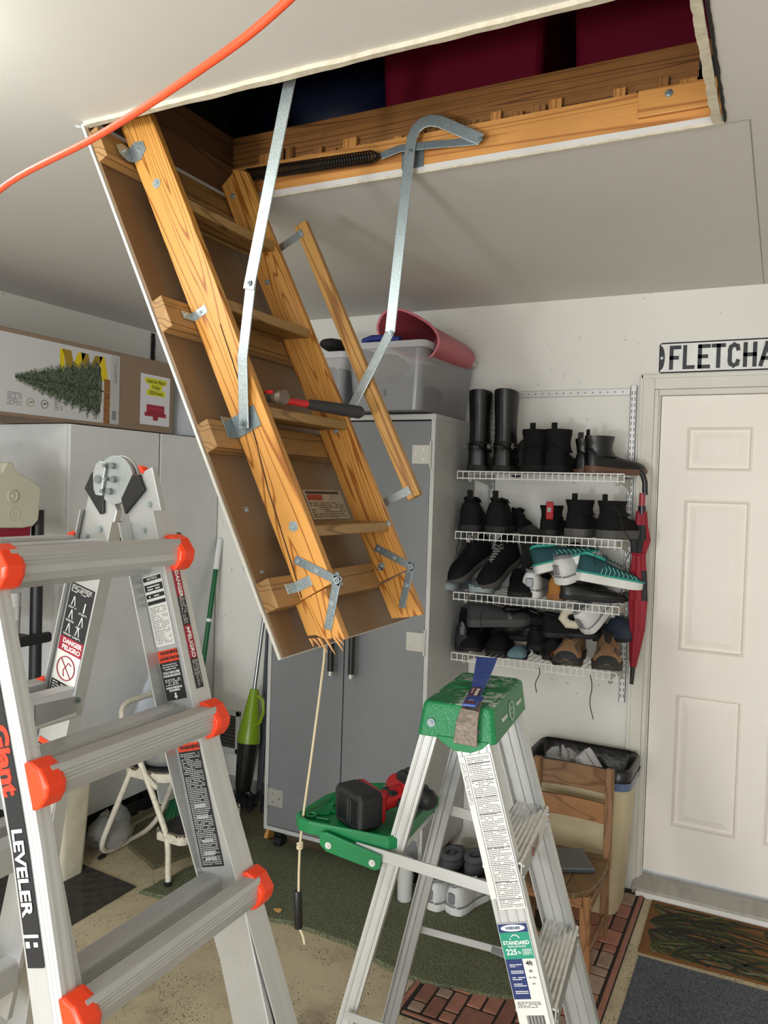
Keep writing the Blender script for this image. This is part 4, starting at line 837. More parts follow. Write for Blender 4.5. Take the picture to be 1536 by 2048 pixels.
# ------------------------------------------------------------------ white storage cabinets along the left wall
WC = P('cabinet_white', 'd4d4d2', .45, grime=.12, gscale=5)
def cab(y0, y1, lab):
    t = thing('storage_cabinet', (-3.0, (y0+y1)/2, 0), lab, 'cabinet'); MB().box(XL+.01, -2.812, y0, y1, .14, 1.93).build('body', WC, t, bevel=.002)
    MB().box(-2.810, -2.790, y0+.002, y1-.003, .145, 1.929).build('door', WC, t, bevel=.002)
    MB().box(XL+.02, -2.86, y0+.02, y1-.02, 0, .14).build('plinth', P('plinth_black', '1c1b1a', .8), t)
    return t
cab(2.490, 3.048, 'tall white storage cabinet under the tree box, the one nearer the camera')
cab(3.056, 3.515, 'tall white storage cabinet in the far corner beside the floor vent')
# ------------------------------------------------------------------ tree box
CB = P('cardboard', '8a7460', .85, grime=.15, gscale=8); BOXW = P('box_white', 'c3c2c2', .45)
tb = thing('tree_box', (-3.0, 2.4, 1.93), 'long brown cardboard box printed with a fir tree lying on the white cabinets', 'box')
MB().box(-3.20, -2.79, 1.30, 3.138, 1.934, 2.285, .003).build('carton', CB, tb)
BF = frame((-2.7885, 2.770, 1.948), (0, 1, 0), z=(1, 0, 0))      # x to the right in the picture, y up
MB(BF).box(-1.45, 0, 0, .318, 0, .0006).build('printed_panel', BOXW, tb)
o = MB(BF).box(-.055, -.001, .0, .318, .0007, .0012).build('side_strip', P('strip_pale', 'b3b2b0', .5), tb, label='pale strip with barcode')
q = MB(BF); lines(q, T(-.046, .19, .0015) @ Matrix.Rotation(math.pi/2, 4, 'Z') @ T(0, -.03, 0), .11, .02, 3, random.Random(2), .9, .3)
for i in range(14): q.add([(-.044, .02+i*.003, .0016), (-.020, .02+i*.003, .0016), (-.020, .0215+i*.003, .0016), (-.044, .0215+i*.003, .0016)], [(0, 1, 2, 3)])
lines(q, T(-1.0, .08, .001), .16, .17, 16, random.Random(5), .7, .3); lines(q, T(-.60, .03, .001), .07, .055, 8, random.Random(6), .8, .3); lines(q, T(-.37, .03, .001), .045, .065, 8, random.Random(9), .8, .3)
q.build('print', INK, tb)['kind'] = 'stuff'
MB(BF).box(-.095, -.058, .0, .20, .0007, .0012).build('floor_print', P('print_floor', '7a4a26', .5, grime=.6, gscale=80, dirt='c79a52'), tb)
for x in (-.49, -.42):
    q = MB(BF); q.tube([(x+.017*math.cos(k*math.pi/8), .05+.017*math.sin(k*math.pi/8), .001) for k in range(17)], .0012, 4); q.tube([(x-.006, .05, .001), (x+.008, .053, .001)], .003, 4); q.build('print', P('print_olive', '7a7440', .5) if x < -.45 else INK, tb)
q = MB(BF); YEL, YE2 = P('ribbon_yellow', 'd6bb12', .4), P('ribbon_ochre', '9a7a22', .4)
tops = [(-.30, .262), (-.235, .262), (-.20, .262), (-.135, .262)]
def rb(a, b, c_, d_, m): 
    k = MB(BF); k.add([(a, .298, .0010), (b, .298, .0010), (d_, .190, .0010), (c_, .190, .0010)], [(0, 1, 2, 3)]); k.build('ribbon_print', m, tb)
rb(-.345, -.325, -.345, -.315, YEL); rb(-.330, -.285, -.300, -.258, YE2); rb(-.245, -.205, -.300, -.252, YEL); rb(-.230, -.190, -.212, -.165, YE2); rb(-.150, -.105, -.205, -.160, YE2); rb(-.125, -.095, -.115, -.070, YEL)
# the printed fir: hundreds of flat needles in three greens
fir = [P('fir_%d' % i, c, .6) for i, c in enumerate(('414f3c', '5f6e58', '8a967f', '2f382d'))]
rng = random.Random(17); q = MB(BF)
def fir_half(f): return .006+.126*f**.9*(1+.10*math.sin(f*70)+.05*math.sin(f*131)) if f < .97 else .06
for i in range(60):
    f = i/60; x = -.565+.455*f; h_ = fir_half(f)*.90; q.mi = 0 if i % 2 else 3; q.add([(x, .147-h_, .0012), (x+.010, .147-h_*.9, .0012), (x+.010, .147+h_*.9, .0012), (x, .147+h_, .0012)], [(0, 1, 2, 3)])
for i in range(4200):
    f = rng.random()**.62; x = -.565+.455*f; half = fir_half(f); y = .147+rng.uniform(-1, 1)*half
    sgn = 1 if y > .147 else -1; a_ = sgn*(math.pi/2+rng.uniform(-.9, .9)); L = rng.uniform(.006, .015); w_ = .0013; dx, dy = math.cos(a_)*L-.003, math.sin(a_)*L
    z = .0014+rng.random()*.0008; q.mi = rng.choice((0, 1, 1, 2, 2, 3, 0, 1)); q.add([(x-w_, y, z), (x+w_, y, z), (x+dx, y+dy, z)], [(0, 1, 2)])
q.mi = 3; q.add([(-.14, .140, .0013), (-.098, .140, .0013), (-.098, .148, .0013), (-.14, .148, .0013)], [(0, 1, 2, 3)])
o = q.build('fir_print', fir, tb); o['kind'] = 'stuff'
SF = frame((-2.7880, 2.905, 1.965), (0, 1, .0), z=(1, 0, 0)); o = MB(SF).box(0, .205, 0, .245, 0, .0008).build('notice_sheet', P('sheet', 'd4d2d6', .5), tb, label='white notice sheet with yellow highlighted heading')
q = MB(SF)
for y, w_ in ((.215, .15), (.187, .09), (.158, .13)): q.add([(.105-w_/2, y-.014, .0010), (.105+w_/2, y-.014, .0010), (.105+w_/2, y+.014, .0010), (.105-w_/2, y+.014, .0010)], [(0, 1, 2, 3)])
q.build('highlight', P('highlighter', 'd2cf1c', .5), o)
q = MB(SF); q.text('Hold for Black', .026, T(.105, .213, .0013), sx=.82); q.text('Friday', .026, T(.105, .186, .0013), sx=.82); q.text('2020 Event', .026, T(.105, .158, .0013), sx=.82); q.build('print', INK, o)
q = MB(SF)
for y, w_ in ((.090, .125), (.070, .125), (.052, .15), (.034, .035)): q.add([(.105-w_/2, y-.010, .0010), (.105+w_/2, y-.010, .0010), (.105+w_/2, y+.010, .0010), (.105-w_/2, y+.010, .0010)], [(0, 1, 2, 3)])
q.build('highlight', P('marker_red', 'a8233c', .5), o); q = MB(SF)
for y, w_ in ((.090, .115), (.070, .115), (.052, .14), (.034, .03)): lines(q, T(.105-w_/2, y-.004, .0013), w_, .008, 1, rng, .95, .6)
q.build('print', P('marker_ink', '6a1626', .6), o)
o = thing('plastic_bag', (-2.9, 3.35, 1.93), 'pale plastic sack with a small yellow tag beside the end of the tree box', 'bag')
rng = random.Random(2); b = MB(); b.loft([[(-2.96+.17*k*math.cos(a)*(1+.08*math.sin(3*a+z*9)), 3.33+.16*k*math.sin(a), z) for a in [j*math.pi/8 for j in range(16)]] for z, k in ((1.935, .95), (2.0, 1.05), (2.1, 1.0), (2.2, .85), (2.27, .5))]); b.build('sack', P('bag_grey', 'b8bcc2', .35), o, smooth=True)
p = at(392, 857, 'X', -2.79); MB(frame(V((-2.785, p.y, p.z)), (0, 1, 0), z=(1, 0, 0))).box(-.016, .016, -.012, .012, 0, .002).build('tag', P('tag_yellow', 'b5b822', .5), o)
# ------------------------------------------------------------------ grey metal cabinet
GX0, GX1, GY0, GY1, GZ0, GZ1 = -2.092, -1.292, 3.030, 3.505, .095, 1.998
GF = P('cabinet_frame_grey', 'b9b9b6', .5, grime=.15, gscale=10); GS = P('cabinet_side', '8f8f8a', .5, grime=.1); GD = P('cabinet_door_grey', '77797b', .42, grime=.12, gscale=6)
gc = thing('metal_cabinet', ((GX0+GX1)/2, 3.26, 0), 'tall grey two-door utility cabinet against the back wall', 'cabinet')
b = MB(); b.box(GX0, GX0+.018, GY0, GY1, GZ0, GZ1-.0); b.box(GX1-.018, GX1, GY0, GY1, GZ0, GZ1); b.box(GX0+.018, GX1-.018, GY0, GY1, GZ0, GZ0+.018); b.box(GX0+.018, GX1-.018, GY1-.012, GY1, GZ0, GZ1)
b.build('body', GF, gc); MB().box(GX0-.003, GX1+.003, GY0-.003, GY1, GZ1-.018, GZ1+.006, .003).build('top_panel', GF, gc)
GM = (GX0+GX1)/2
for s, x0, x1 in ((0, GX0+.020, GM-.0025), (1, GM+.0025, GX1-.020)):
    d = MB().box(x0, x1, GY0+.001, GY0+.019, GZ0+.022, GZ1-.024).build('door', GD, gc, bevel=.002)
    hx = GM-.040 if s == 0 else GM+.062; z0, z1 = .868, 1.13 if s else 1.10; q = MB(); q.cyl((hx, 2.985, z0+.016), (hx, 2.985, z1), .014, 14); q.build('handle', BLK, d, smooth=True)
    q = MB(); q.cyl((hx, 2.985, z0), (hx, 2.985, z0+.018), .0148, 14); q.cyl((hx, 2.985, z0+.03), (hx, GY0+.004, z0+.03), .006, 10); q.build('handle_tip', P('chrome', 'c9cbcc', .2, .9), d, smooth=True)
    for hz_ in (1.835, 1.05, .25):
        x = x0+.002 if s == 0 else x1-.002; sg = 1 if s == 0 else -1; q = MB(); q.box(min(x, x+sg*.080), max(x, x+sg*.080), GY0-.0025, GY0+.002, hz_-.040, hz_+.040, .001); q.cyl((x-sg*.004, GY0-.004, hz_-.055), (x-sg*.004, GY0-.004, hz_+.055), .005, 8); q.build('hinge', P('hinge_grey', 'b4b2aa', .4, .4), d, bevel=.001)
        q = MB(); [q.cyl((x+sg*a, GY0-.0045, hz_+c_), (x+sg*a, GY0-.002, hz_+c_), .0048, 10) for a, c_ in ((.026, .020), (.026, -.020), (.062, 0))]; q.build('screws', P('chrome', 'c9cbcc', .2, .9), d)
for x in (GX0+.06, GX1-.06):
    for y in (GY0+.05, GY1-.07):
        q = MB(); q.box(x-.022, x+.022, y-.025, y+.025, .060, GZ0, .004); q.cyl((x-.02, y, .030), (x+.02, y, .030), .030, 16); q.build('caster', BLK, gc)
# totes on the cabinet
def clear(name, c, a, r=.18):
    if name in MATS: return MATS[name]
    t = NT(name); t.b.inputs['Base Color'].default_value = lin(c); t.b.inputs['Roughness'].default_value = r; t.b.inputs['Alpha'].default_value = a
    t.b.inputs['Specular IOR Level'].default_value = .6; MATS[name] = t.m; return t.m
CT = clear('clear_plastic', 'a9a9ac', .42); CT2 = clear('clear_rim', 'd0d0d2', .6)
def open_tote(x0, x1, y0, y1, z0, z1, lab):
    t = thing('clear_tote', ((x0+x1)/2, (y0+y1)/2, z0), lab, 'storage tote'); th = .003
    def rr(i, z, r=.03):
        o_ = []
        for cx, cy, a0 in ((x1-i-r, y1-i-r, 0), (x0+i+r, y1-i-r, 90), (x0+i+r, y0+i+r, 180), (x1-i-r, y0+i+r, 270)):
            for q_ in range(5): an = math.radians(a0+q_*22.5); o_.append((cx+r*math.cos(an), cy+r*math.sin(an), z))
        return o_
    b = MB(); b.loft([rr(.022, z0+.003), rr(.0, z1), rr(.004, z1), rr(.026, z0+.007)]); b.build('body', CT, t)
    b = MB(); b.loft([rr(-.004, z1-.028), rr(-.012, z1-.026), rr(-.012, z1), rr(.004, z1+.002), rr(.004, z1-.006)], cap=False); b.build('rim', CT2, t)
    return t
TT = open_tote(-1.655, -1.300, 2.905, 3.495, 2.006, 2.285, 'clear plastic tote on the grey cabinet, the right one under the pink tub')
open_tote(-2.05, -1.675, 2.93, 3.48, 2.006, 2.262, 'clear plastic tote on top of the grey cabinet, the left one behind the ladder rail')
def lump(name, c, r, m, lab=None, cat=None, seed=1, amp=.15, grp=None, seg=18):
    rng = random.Random(seed); ph = [rng.uniform(0, 6) for _ in range(6)]; b = MB(); rings = []
    for i in range(11):
        th = math.pi*(i+.25)/10.5; ring_ = []
        for j in range(seg):
            a = 2*math.pi*j/seg; k = 1+amp*(math.sin(2*a+ph[0]+th*2)+.6*math.sin(3*a+ph[1]-th*3)+.4*math.sin(5*a+ph[2]+th*5))*.5
            ring_.append((c[0]+r[0]*math.sin(th)*math.cos(a)*k, c[1]+r[1]*math.sin(th)*math.sin(a)*k, c[2]-r[2]*math.cos(th)*k))
        rings.append(ring_)
    b.loft(rings); o = b.build(name, m, smooth=True)
    return tag(o, lab, cat, grp) if lab else o
lump('folded_cloth', (-1.50, 3.18, 2.095), (.135, .24, .085), P('cloth_slate', '4a4e58', .9), 'dark slate cloth filling the lower half of the right clear tote', 'cloth', 3)
lump('folded_cloth', (-1.52, 3.0, 2.20), (.10, .07, .05), P('cloth_tan', '8f7a6a', .9), 'tan cloth showing through the front of the right clear tote', 'cloth', 5)
lump('folded_cloth', (-1.865, 3.2, 2.12), (.16, .22, .11), P('cloth_grey', '6a6c70', .9), 'grey cloth filling the left clear tote', 'cloth', 8)
lump('shoe', at(662, 684, 'Y', 3.05)+V((0, .03, -.012)), (.052, .09, .030), P('black_suede', '1b1a1a', .8), 'rounded black shoe toe poking above the left clear tote', 'shoe', 9, .05)
o = thing('blue_caddy', at(745, 690, 'Y', 2.99), 'navy blue plastic handle sticking out of the right clear tote', 'caddy')
pts = [at(x, y, 'Y', 2.99) for x, y in ((727, 695), (729, 683), (745, 677), (775, 676), (800, 679))]; MB().tube(pts, [.012, .015, .015, .015, .013], 10).build('handle', P('navy_plastic', '26327a', .4), o, smooth=True)
pts = [at(735, 690, 'Y', 3.02)+V((0, .0, -.03)), at(735, 700, 'Y', 3.02)+V((0, .0, -.10))]; MB().tube(pts, [.05, .045], 14).build('body', P('navy_plastic', '26327a', .4), o, smooth=True).data.transform(Matrix.Diagonal((.5, 1, 1, 1)))
# pink basket lying on its side in the right tote
pk = thing('pink_basket', at(818, 665, 'Y', 3.0), 'pink plastic tub tipped on its side on top of the clear tote', 'basket')
PK = P('pink_plastic', 'b0525c', .4); ca, cb_ = at(815, 668, 'Y', 2.99), at(905, 706, 'Y', 3.42); ax = (cb_-ca).normalized(); u1 = (at(880, 705, 'Y', 2.99)-at(757, 640, 'Y', 2.99)); u1 = (u1-ax*u1.dot(ax)).normalized(); u2 = ax.cross(u1)
def er(c_, a_, b__, n=28): return [c_+u1*a_*(abs(math.cos(t))**.8*(1 if math.cos(t) >= 0 else -1))+u2*b__*(abs(math.sin(t))**.8*(1 if math.sin(t) >= 0 else -1)) for t in [k*2*math.pi/n for k in range(n)]]
L_ = (cb_-ca).length; b = MB(); b.loft([er(ca, .150, .078), er(ca+ax*L_*.5, .138, .070), er(cb_, .120, .062), er(cb_+ax*.006, .110, .055)], cap=False)
b.loft([er(ca, .147, .075), er(ca+ax*L_*.5, .135, .067), er(cb_-ax*.004, .117, .059)], cap=False); b.add(er(cb_, .117, .059), [tuple(range(28))]); b.add(er(cb_+ax*.006, .110, .055), [tuple(range(28))]); b.build('tub', PK, pk, smooth=True)
b = MB(); rr_ = er(ca, .154, .081); b.tube(rr_+[rr_[0]], .0055, 8); b.build('rim', P('pink_rim', 'cc6f7c', .4), pk, smooth=True)
# ------------------------------------------------------------------ sign over the door
sg_ = thing('name_sign', (-.3, YB, 2.27), 'embossed white street-style sign with black letters above the door', 'sign')
SGF = frame((-.492, YB-.003, 2.205), (1, 0, 0), z=(0, -1, 0)); SW, SH = .56, .134
MB(SGF).box(0, SW, 0, SH, -.0015, .0008, .0004).build('plate', P('sign_white', 'e2e1dc', .4, grime=.15, gscale=12), sg_)
b = MB(SGF)
for a, c_ in (((.012, .006), (SW-.012, .006)), ((.012, SH-.006), (SW-.012, SH-.006)), ((.006, .012), (.006, SH-.012))): b.tube([(a[0], a[1], .001), (c_[0], c_[1], .001)], .0030, 6)
b.tube([(.012, .006, .001), (.008, .008, .001), (.006, .012, .001)], .0022, 6); b.tube([(.012, SH-.006, .001), (.008, SH-.008, .001), (.006, SH-.012, .001)], .0022, 6)
pts = [(.008, SH-.012)]+[(.010+.016*math.cos(t), SH/2+.050*math.sin(t)) for t in [math.pi/2-k*math.pi/12 for k in range(13)]]+[(.008, .012)]; b.prism(pts, .0006, .0022); b.build('border', P('sign_black', '17171a', .4), sg_)
b = MB(SGF)
def bar(x0, y0, x1, y1, w=.0135): b.tube([(x0, y0, .0015), (x1, y1, .0015)], w/2, 4)
def rbar(p, w=.0155):
    p = [V((x, y, 0)) for x, y in p]
    for i in range(len(p)-1):
        d = (p[i+1]-p[i]).normalized(); n_ = V((-d.y, d.x, 0))*w/2; e_ = d*w/2; b.loft([[(p[i]-e_+n_+V((0, 0, z))), (p[i+1]+e_+n_+V((0, 0, z))), (p[i+1]+e_-n_+V((0, 0, z))), (p[i]-e_-n_+V((0, 0, z)))] for z in (.0004, .0026+i*.00002)])
y0, y1 = .025, .109; x = .052
rbar([(x, y0), (x, y1), (x+.030, y1)]); rbar([(x, .066), (x+.022, .066)]); x += .053
rbar([(x, y1), (x, y0), (x+.032, y0)]); x += .058
rbar([(x, y0), (x, y1)]); rbar([(x, y1), (x+.033, y1)]); rbar([(x, y0), (x+.033, y0)]); rbar([(x, .067), (x+.024, .067)]); x += .052
rbar([(x, y1), (x+.038, y1)]); rbar([(x+.019, y1), (x+.019, y0)]); x += .062
rbar([(x+.030, .092), (x+.027, .103), (x+.015, y1), (x+.004, .101), (x, .088), (x, .045), (x+.004, .032), (x+.015, y0), (x+.027, .031), (x+.030, .042)]); x += .057
rbar([(x, y0), (x, y1)]); rbar([(x+.035, y0), (x+.035, y1)]); rbar([(x, .067), (x+.035, .067)]); x += .058
rbar([(x, y0), (x+.021, y1), (x+.042, y0)]); rbar([(x+.008, .050), (x+.034, .050)])
b.build('lettering', P('sign_black', '17171a', .4), sg_)
bolt(SGF @ V((.014, SH/2, .0015)), (0, -1, 0), .006, Z, sg_)
# ------------------------------------------------------------------ beige bin with black liner behind the chair
bn = thing('trash_can', (-.70, 3.32, 0), 'tall beige trash can with black liner behind the small wooden chair', 'trash can')
BG = P('beige_plastic', 'cdbd98', .5, grime=.2, gscale=6)
def rrect(x0, x1, y0, y1, z, r, n=6):
    o_ = []
    for cx, cy, a0 in ((x1-r, y1-r, 0), (x0+r, y1-r, 90), (x0+r, y0+r, 180), (x1-r, y0+r, 270)):
        for q_ in range(n): an = math.radians(a0+q_*90/(n-1)); o_.append((cx+r*math.cos(an), cy+r*math.sin(an), z))
    return o_
b = MB(); b.loft([rrect(-.855, -.535, 3.225, 3.425, .002, .05), rrect(-.865, -.525, 3.215, 3.435, .02, .05), rrect(-.880, -.514, 3.205, 3.445, .19, .05), rrect(-.882, -.512, 3.203, 3.447, .193, .05), rrect(-.905, -.497, 3.190, 3.460, .57, .05), rrect(-.895, -.507, 3.20, 3.45, .57, .05), rrect(-.855, -.535, 3.235, 3.415, .02, .05)]); b.build('body', BG, bn, smooth=True)
rng = random.Random(6); wob = lambda pts, k: [(x_+rng.uniform(-k, k), y_+rng.uniform(-k, k), z_+rng.uniform(-k, k)) for x_, y_, z_ in pts]
LN = P('liner_black', '141416', .28, bump=.9, bscale=30); b = MB(); b.loft([wob(rrect(-.915, -.487, 3.180, 3.468, .560, .05), .003), wob(rrect(-.917, -.485, 3.178, 3.470, .600, .05), .002), wob(rrect(-.910, -.492, 3.186, 3.464, .612, .05), .002), wob(rrect(-.895, -.507, 3.20, 3.45, .60, .05), .003), wob(rrect(-.87, -.53, 3.225, 3.425, .45, .05), .006), wob(rrect(-.86, -.54, 3.235, 3.415, .30, .05), .006)], cap=False); b.add(rrect(-.86, -.54, 3.235, 3.415, .42, .05), [tuple(range(24))]); b.build('liner', LN, bn, smooth=True)
b = MB(); b.loft([rrect(-.918, -.486, 3.177, 3.471, .530, .05), rrect(-.920, -.483, 3.175, 3.473, .562, .05)], cap=False); b.build('liner_hem', P('liner_blue', '5d6f8c', .35, bump=.6, bscale=40), bn)
tr = lump('plastic_bag', (-.79, 3.30, .535), (.085, .075, .075), P('white_film', 'a8a8a8', .3, bump=.5, bscale=20), 'knotted translucent grocery bag of rubbish in the black liner', 'bag', 4, .35)
b = MB(); c_ = V((-.745, 3.27, .57)); b.tube([c_, c_+V((-.02, 0, .035)), c_+V((-.035, .02, .072))], [.014, .018, .004], 8); b.tube([c_, c_+V((.012, -.01, .03)), c_+V((.0, .02, .058))], [.012, .014, .003], 8); b.build('knot', P('white_film', 'a8a8a8', .3), tr, smooth=True)
BXM = T(-.655, 3.315, .545) @ Matrix.Rotation(.95, 4, 'Y') @ Matrix.Rotation(.25, 4, 'X'); o = thing('takeout_box', (-.655, 3.315, .545), 'crumpled white carton leaning in the trash can beside the bag', 'box', fr=BXM); MB(BXM).box(-.085, .085, -.055, .055, -.018, .018, .006).build('carton', P('white_card', 'd9dade', .45), o); MB(BXM).box(-.083, .083, -.002, .002, .0181, .020).build('flap_edge', P('card_grey', '8d8f93', .5), o)
lump('paper_wad', (-.715, 3.245, .50), (.05, .035, .035), P('kraft', '7a6048', .8), 'crumpled brown paper between bag and carton in the trash can', 'paper', 12, .3)
# ------------------------------------------------------------------ small wooden chair with laptop
ch = thing('wooden_chair', (-.68, 2.93, 0), 'small worn wooden child\'s chair in front of the beige trash can', 'chair')
OAK = wood('old_oak', '8f6a46', '6f4c2e', 5, (2, 9, 9), 41, stain=.65, staincol='4c3320'); OAKX = wood('old_oak_light', '9e7044', '7c5230', 5, (2, 9, 9), 44, stain=.4, staincol='5a3a20')
def bar3(a, b_, w, t_, m, name, par, up=(0, -1, 0)):
    a, b_ = V(a), V(b_); f = frame(a, b_-a, z=up); return MB(f).box(0, (b_-a).length, -w/2, w/2, -t_/2, t_/2, .003).build(name, m, par, fr=f)
SZ = .30
for x in (-.826, -.545):
    bar3((x, 3.085, SZ-.04), (x, 3.108, .645), .030, .022, OAK, 'back_post', ch); bar3((x, 3.065, SZ-.02), (x, 3.100, .0), .030, .024, OAK, 'leg', ch)
    bar3((x+(.02 if x < -.7 else -.02), 2.80, SZ-.02), (x+(.01 if x < -.7 else -.01), 2.775, .0), .036, .026, OAKX, 'leg', ch)
    bar3((x, 2.79, .085), (x, 3.085, .085), .024, .014, OAK, 'stretcher', ch, up=(1, 0, 0)); bar3((x, 2.79, SZ-.045), (x, 3.085, SZ-.045), .040, .014, OAK, 'apron', ch, up=(1, 0, 0))
def slat(z0, z1, m):
    rings = []
    for i in range(9):
        f = i/8; x = -.815+.26*f; bow = .012*math.sin(math.pi*f); y = 3.104+bow; rings.append([(x, y-.006, z0), (x, y+.006, z0), (x, y+.006, z1), (x, y-.006, z1)])
    MB().loft(rings).build('back_slat', m, ch, fr=T(-.7, 3.1, z0), smooth=False)
slat(.540, .632, OAK); slat(.422, .500, OAKX); bar3((-.80, 2.785, .10), (-.57, 2.785, .10), .030, .014, OAKX, 'stretcher', ch); bar3((-.80, 2.78, SZ-.04), (-.57, 2.78, SZ-.04), .040, .014, OAKX, 'apron', ch)
seat = [(-.83, 3.10), (-.54, 3.10), (-.530, 3.02), (-.528, 2.90), (-.545, 2.80), (-.59, 2.745), (-.66, 2.725), (-.72, 2.725), (-.79, 2.745), (-.835, 2.80), (-.85, 2.90), (-.845, 3.02)]
for i in range(3):
    x0, x1 = [-.86, -.745, -.630, -.52][i:i+2]; sub = []
    def clip(poly, ax_, v, keep):
        out_ = []
        for k in range(len(poly)):
            a, b_ = poly[k], poly[(k+1) % len(poly)]; ia, ib = (a[0] > v) == keep, (b_[0] > v) == keep
            if ia: out_.append(a)
            if ia != ib: f = (v-a[0])/(b_[0]-a[0]); out_.append((v, a[1]+(b_[1]-a[1])*f))
        return out_
    pg = clip(clip(seat, 0, x0+.0008, True), 0, x1-.0008, False); MB().prism(pg, SZ-.016, SZ+.004).build('seat_board', wood('seat_board', '7d6240', '5a4228', 6, (9, 1.5, 9), 47, stain=.6, staincol='3c3120'), ch, fr=frame((x0, 2.9, SZ), (0, 1, 0), (-1, 0, 0)), bevel=.004)
lp = thing('laptop', (-.69, 2.93, SZ+.004), 'closed grey laptop lying on the wooden chair seat', 'laptop'); LM = T(-.700, 2.945, SZ+.005, math.radians(28)); MB(LM).box(-.125, .118, -.085, .085, 0, .010, .004).build('base', P('laptop_dark', '3c3f42', .4), lp); MB(LM).box(-.125, .118, -.085, .085, .0105, .018, .003).build('lid', P('laptop_grey', '6b7073', .35, .3), lp)
# ------------------------------------------------------------------ white step stool, pot and bag
st = thing('step_stool', (-2.42, 2.75, 0), 'old white metal two-step folding stool with chipped black treads by the cabinets', 'step stool')
SW_ = P('chipped_white', 'd5cfbd', .4, grime=.35, gscale=45, dirt='6a4a34'); TRB = P('tread_black', '2c2b2b', .8, bump=.4, bscale=200); RU = P('rust', '4a2c1e', .8)
ya, yb = 2.545, 2.94
def crv(pts, n=5):
    pts = [V(p) for p in pts]; o_ = [pts[0]]
    for i in range(1, len(pts)-1):
        a, b_, c_ = pts[i-1], pts[i], pts[i+1]; r = min((a-b_).length, (c_-b_).length)*.32; p, q_ = b_+(a-b_).normalized()*r, b_+(c_-b_).normalized()*r
        for k in range(n+1): f = k/n; o_.append(p*(1-f)**2+b_*2*f*(1-f)+q_*f*f)
    return o_+[pts[-1]]
MB().tube(crv([(-2.212, ya-.02, .03), (-2.235, ya, .20), (-2.375, ya, .46), (-2.545, ya, .715), (-2.545, yb, .715), (-2.375, yb, .46), (-2.235, yb, .20), (-2.212, yb+.02, .03)]), .0125, 10).build('front_frame', SW_, st, smooth=True)
MB().tube(crv([(-2.46, ya+.02, .45), (-2.655, ya+.01, .014), (-2.655, yb-.01, .014), (-2.46, yb-.02, .45)]), .0125, 10).build('rear_frame', SW_, st, smooth=True)
for y in (ya-.02, yb+.02): MB().cyl((-2.211, y, .0), (-2.213, y, .034), .0155, 10).build('rubber_foot', BLK, st)
MB().cyl((-2.655, ya+.03, 0), (-2.655, ya+.06, .004), .012, 8).build('rubber_foot', BLK, st)
for (x0, x1, y0, y1, z, nm, rf) in ((-2.545, -2.245, ya+.010, yb-.010, .455, 'seat', .10), (-2.31, -2.150, ya-.005, yb+.005, .225, 'lower_step', .03)):
    o = MB().loft([rrect(x0+.01, x1-.01, y0+.01, y1-.01, z-.045, rf), rrect(x0, x1, y0, y1, z-.040, rf), rrect(x0, x1, y0, y1, z, rf)]).build(nm, SW_, st)
    MB().loft([rrect(x0+.006, x1-.006, y0+.006, y1-.006, z, rf), rrect(x0+.006, x1-.006, y0+.006, y1-.006, z+.005, rf)]).build('tread_pad', TRB, o)
    rng = random.Random(int(z*100)); q = MB(); pr = rrect(x0-.0008, x1+.0008, y0-.0008, y1+.0008, 0, rf, 14)
    for k in range(len(pr)):
        a, b_ = pr[k], pr[(k+1) % len(pr)]; n_ = max(1, int(math.dist(a, b_)/.012))
        for m_ in range(n_):
            f0, f1 = m_/n_, (m_+1)/n_; h0 = rng.choice((.002, .004, .007, .011, .003)); q.add([(a[0]+(b_[0]-a[0])*f0, a[1]+(b_[1]-a[1])*f0, z+.001), (a[0]+(b_[0]-a[0])*f1, a[1]+(b_[1]-a[1])*f1, z+.001), (a[0]+(b_[0]-a[0])*f1, a[1]+(b_[1]-a[1])*f1, z-h0), (a[0]+(b_[0]-a[0])*f0, a[1]+(b_[1]-a[1])*f0, z-h0*.6)], [(0, 1, 2, 3)])
    q.build('rust_edge', RU, o)
MB().strap([(-2.40, ya-.004, .47), (-2.30, ya-.004, .40)], .020, .003, (0, 1, 0)).build('brace', SW_, st)
pt = thing('stock_pot', (-2.40, 2.78, .46), 'brushed aluminium stock pot with loop handles standing on the white step stool', 'pot'); AL = brushed('pot_aluminium', 'b6b8ba', .35, .75, (12, 12, 60), .2)
MB(T(-2.385, 2.700, .461)).lathe([(0, 0), (.085, 0), (.118, .010), (.128, .035), (.130, .17), (.134, .172), (.127, .174), (.124, .04), (0, .02)], 40).build('pot_body', AL, pt, smooth=True)
MB(T(-2.385, 2.700, .634)).lathe([(.131, 0), (.125, .010), (.05, .032), (.0, .036)], 40).build('lid', P('pot_dark', '6c6e70', .4, .6), pt, smooth=True)
q = MB(); c_ = V((-2.385, 2.555, .60)); q.tube([c_+V((-.035, .01, 0)), c_+V((-.03, -.025, .01)), c_+V((.03, -.025, .01)), c_+V((.035, .01, 0))], .005, 8); q.build('loop_handle', P('steel_loop', '8c8e90', .3, .8), pt, smooth=True)
bg = lump('plastic_bag', tuple(at(338, 1412, 'X', -2.62)), (.08, .20, .19), clear('film_bag', 'd4dce6', .8, .3), 'crumpled translucent plastic bag hanging behind the stock pot', 'bag', 21, .3)
lump('plastic_bag', (-2.70, 2.68, .085), (.085, .13, .08), clear('film_bag2', 'a8a8a4', .45, .25), 'crumpled clear plastic bag on the floor between wastebasket and step stool', 'bag', 23, .35)
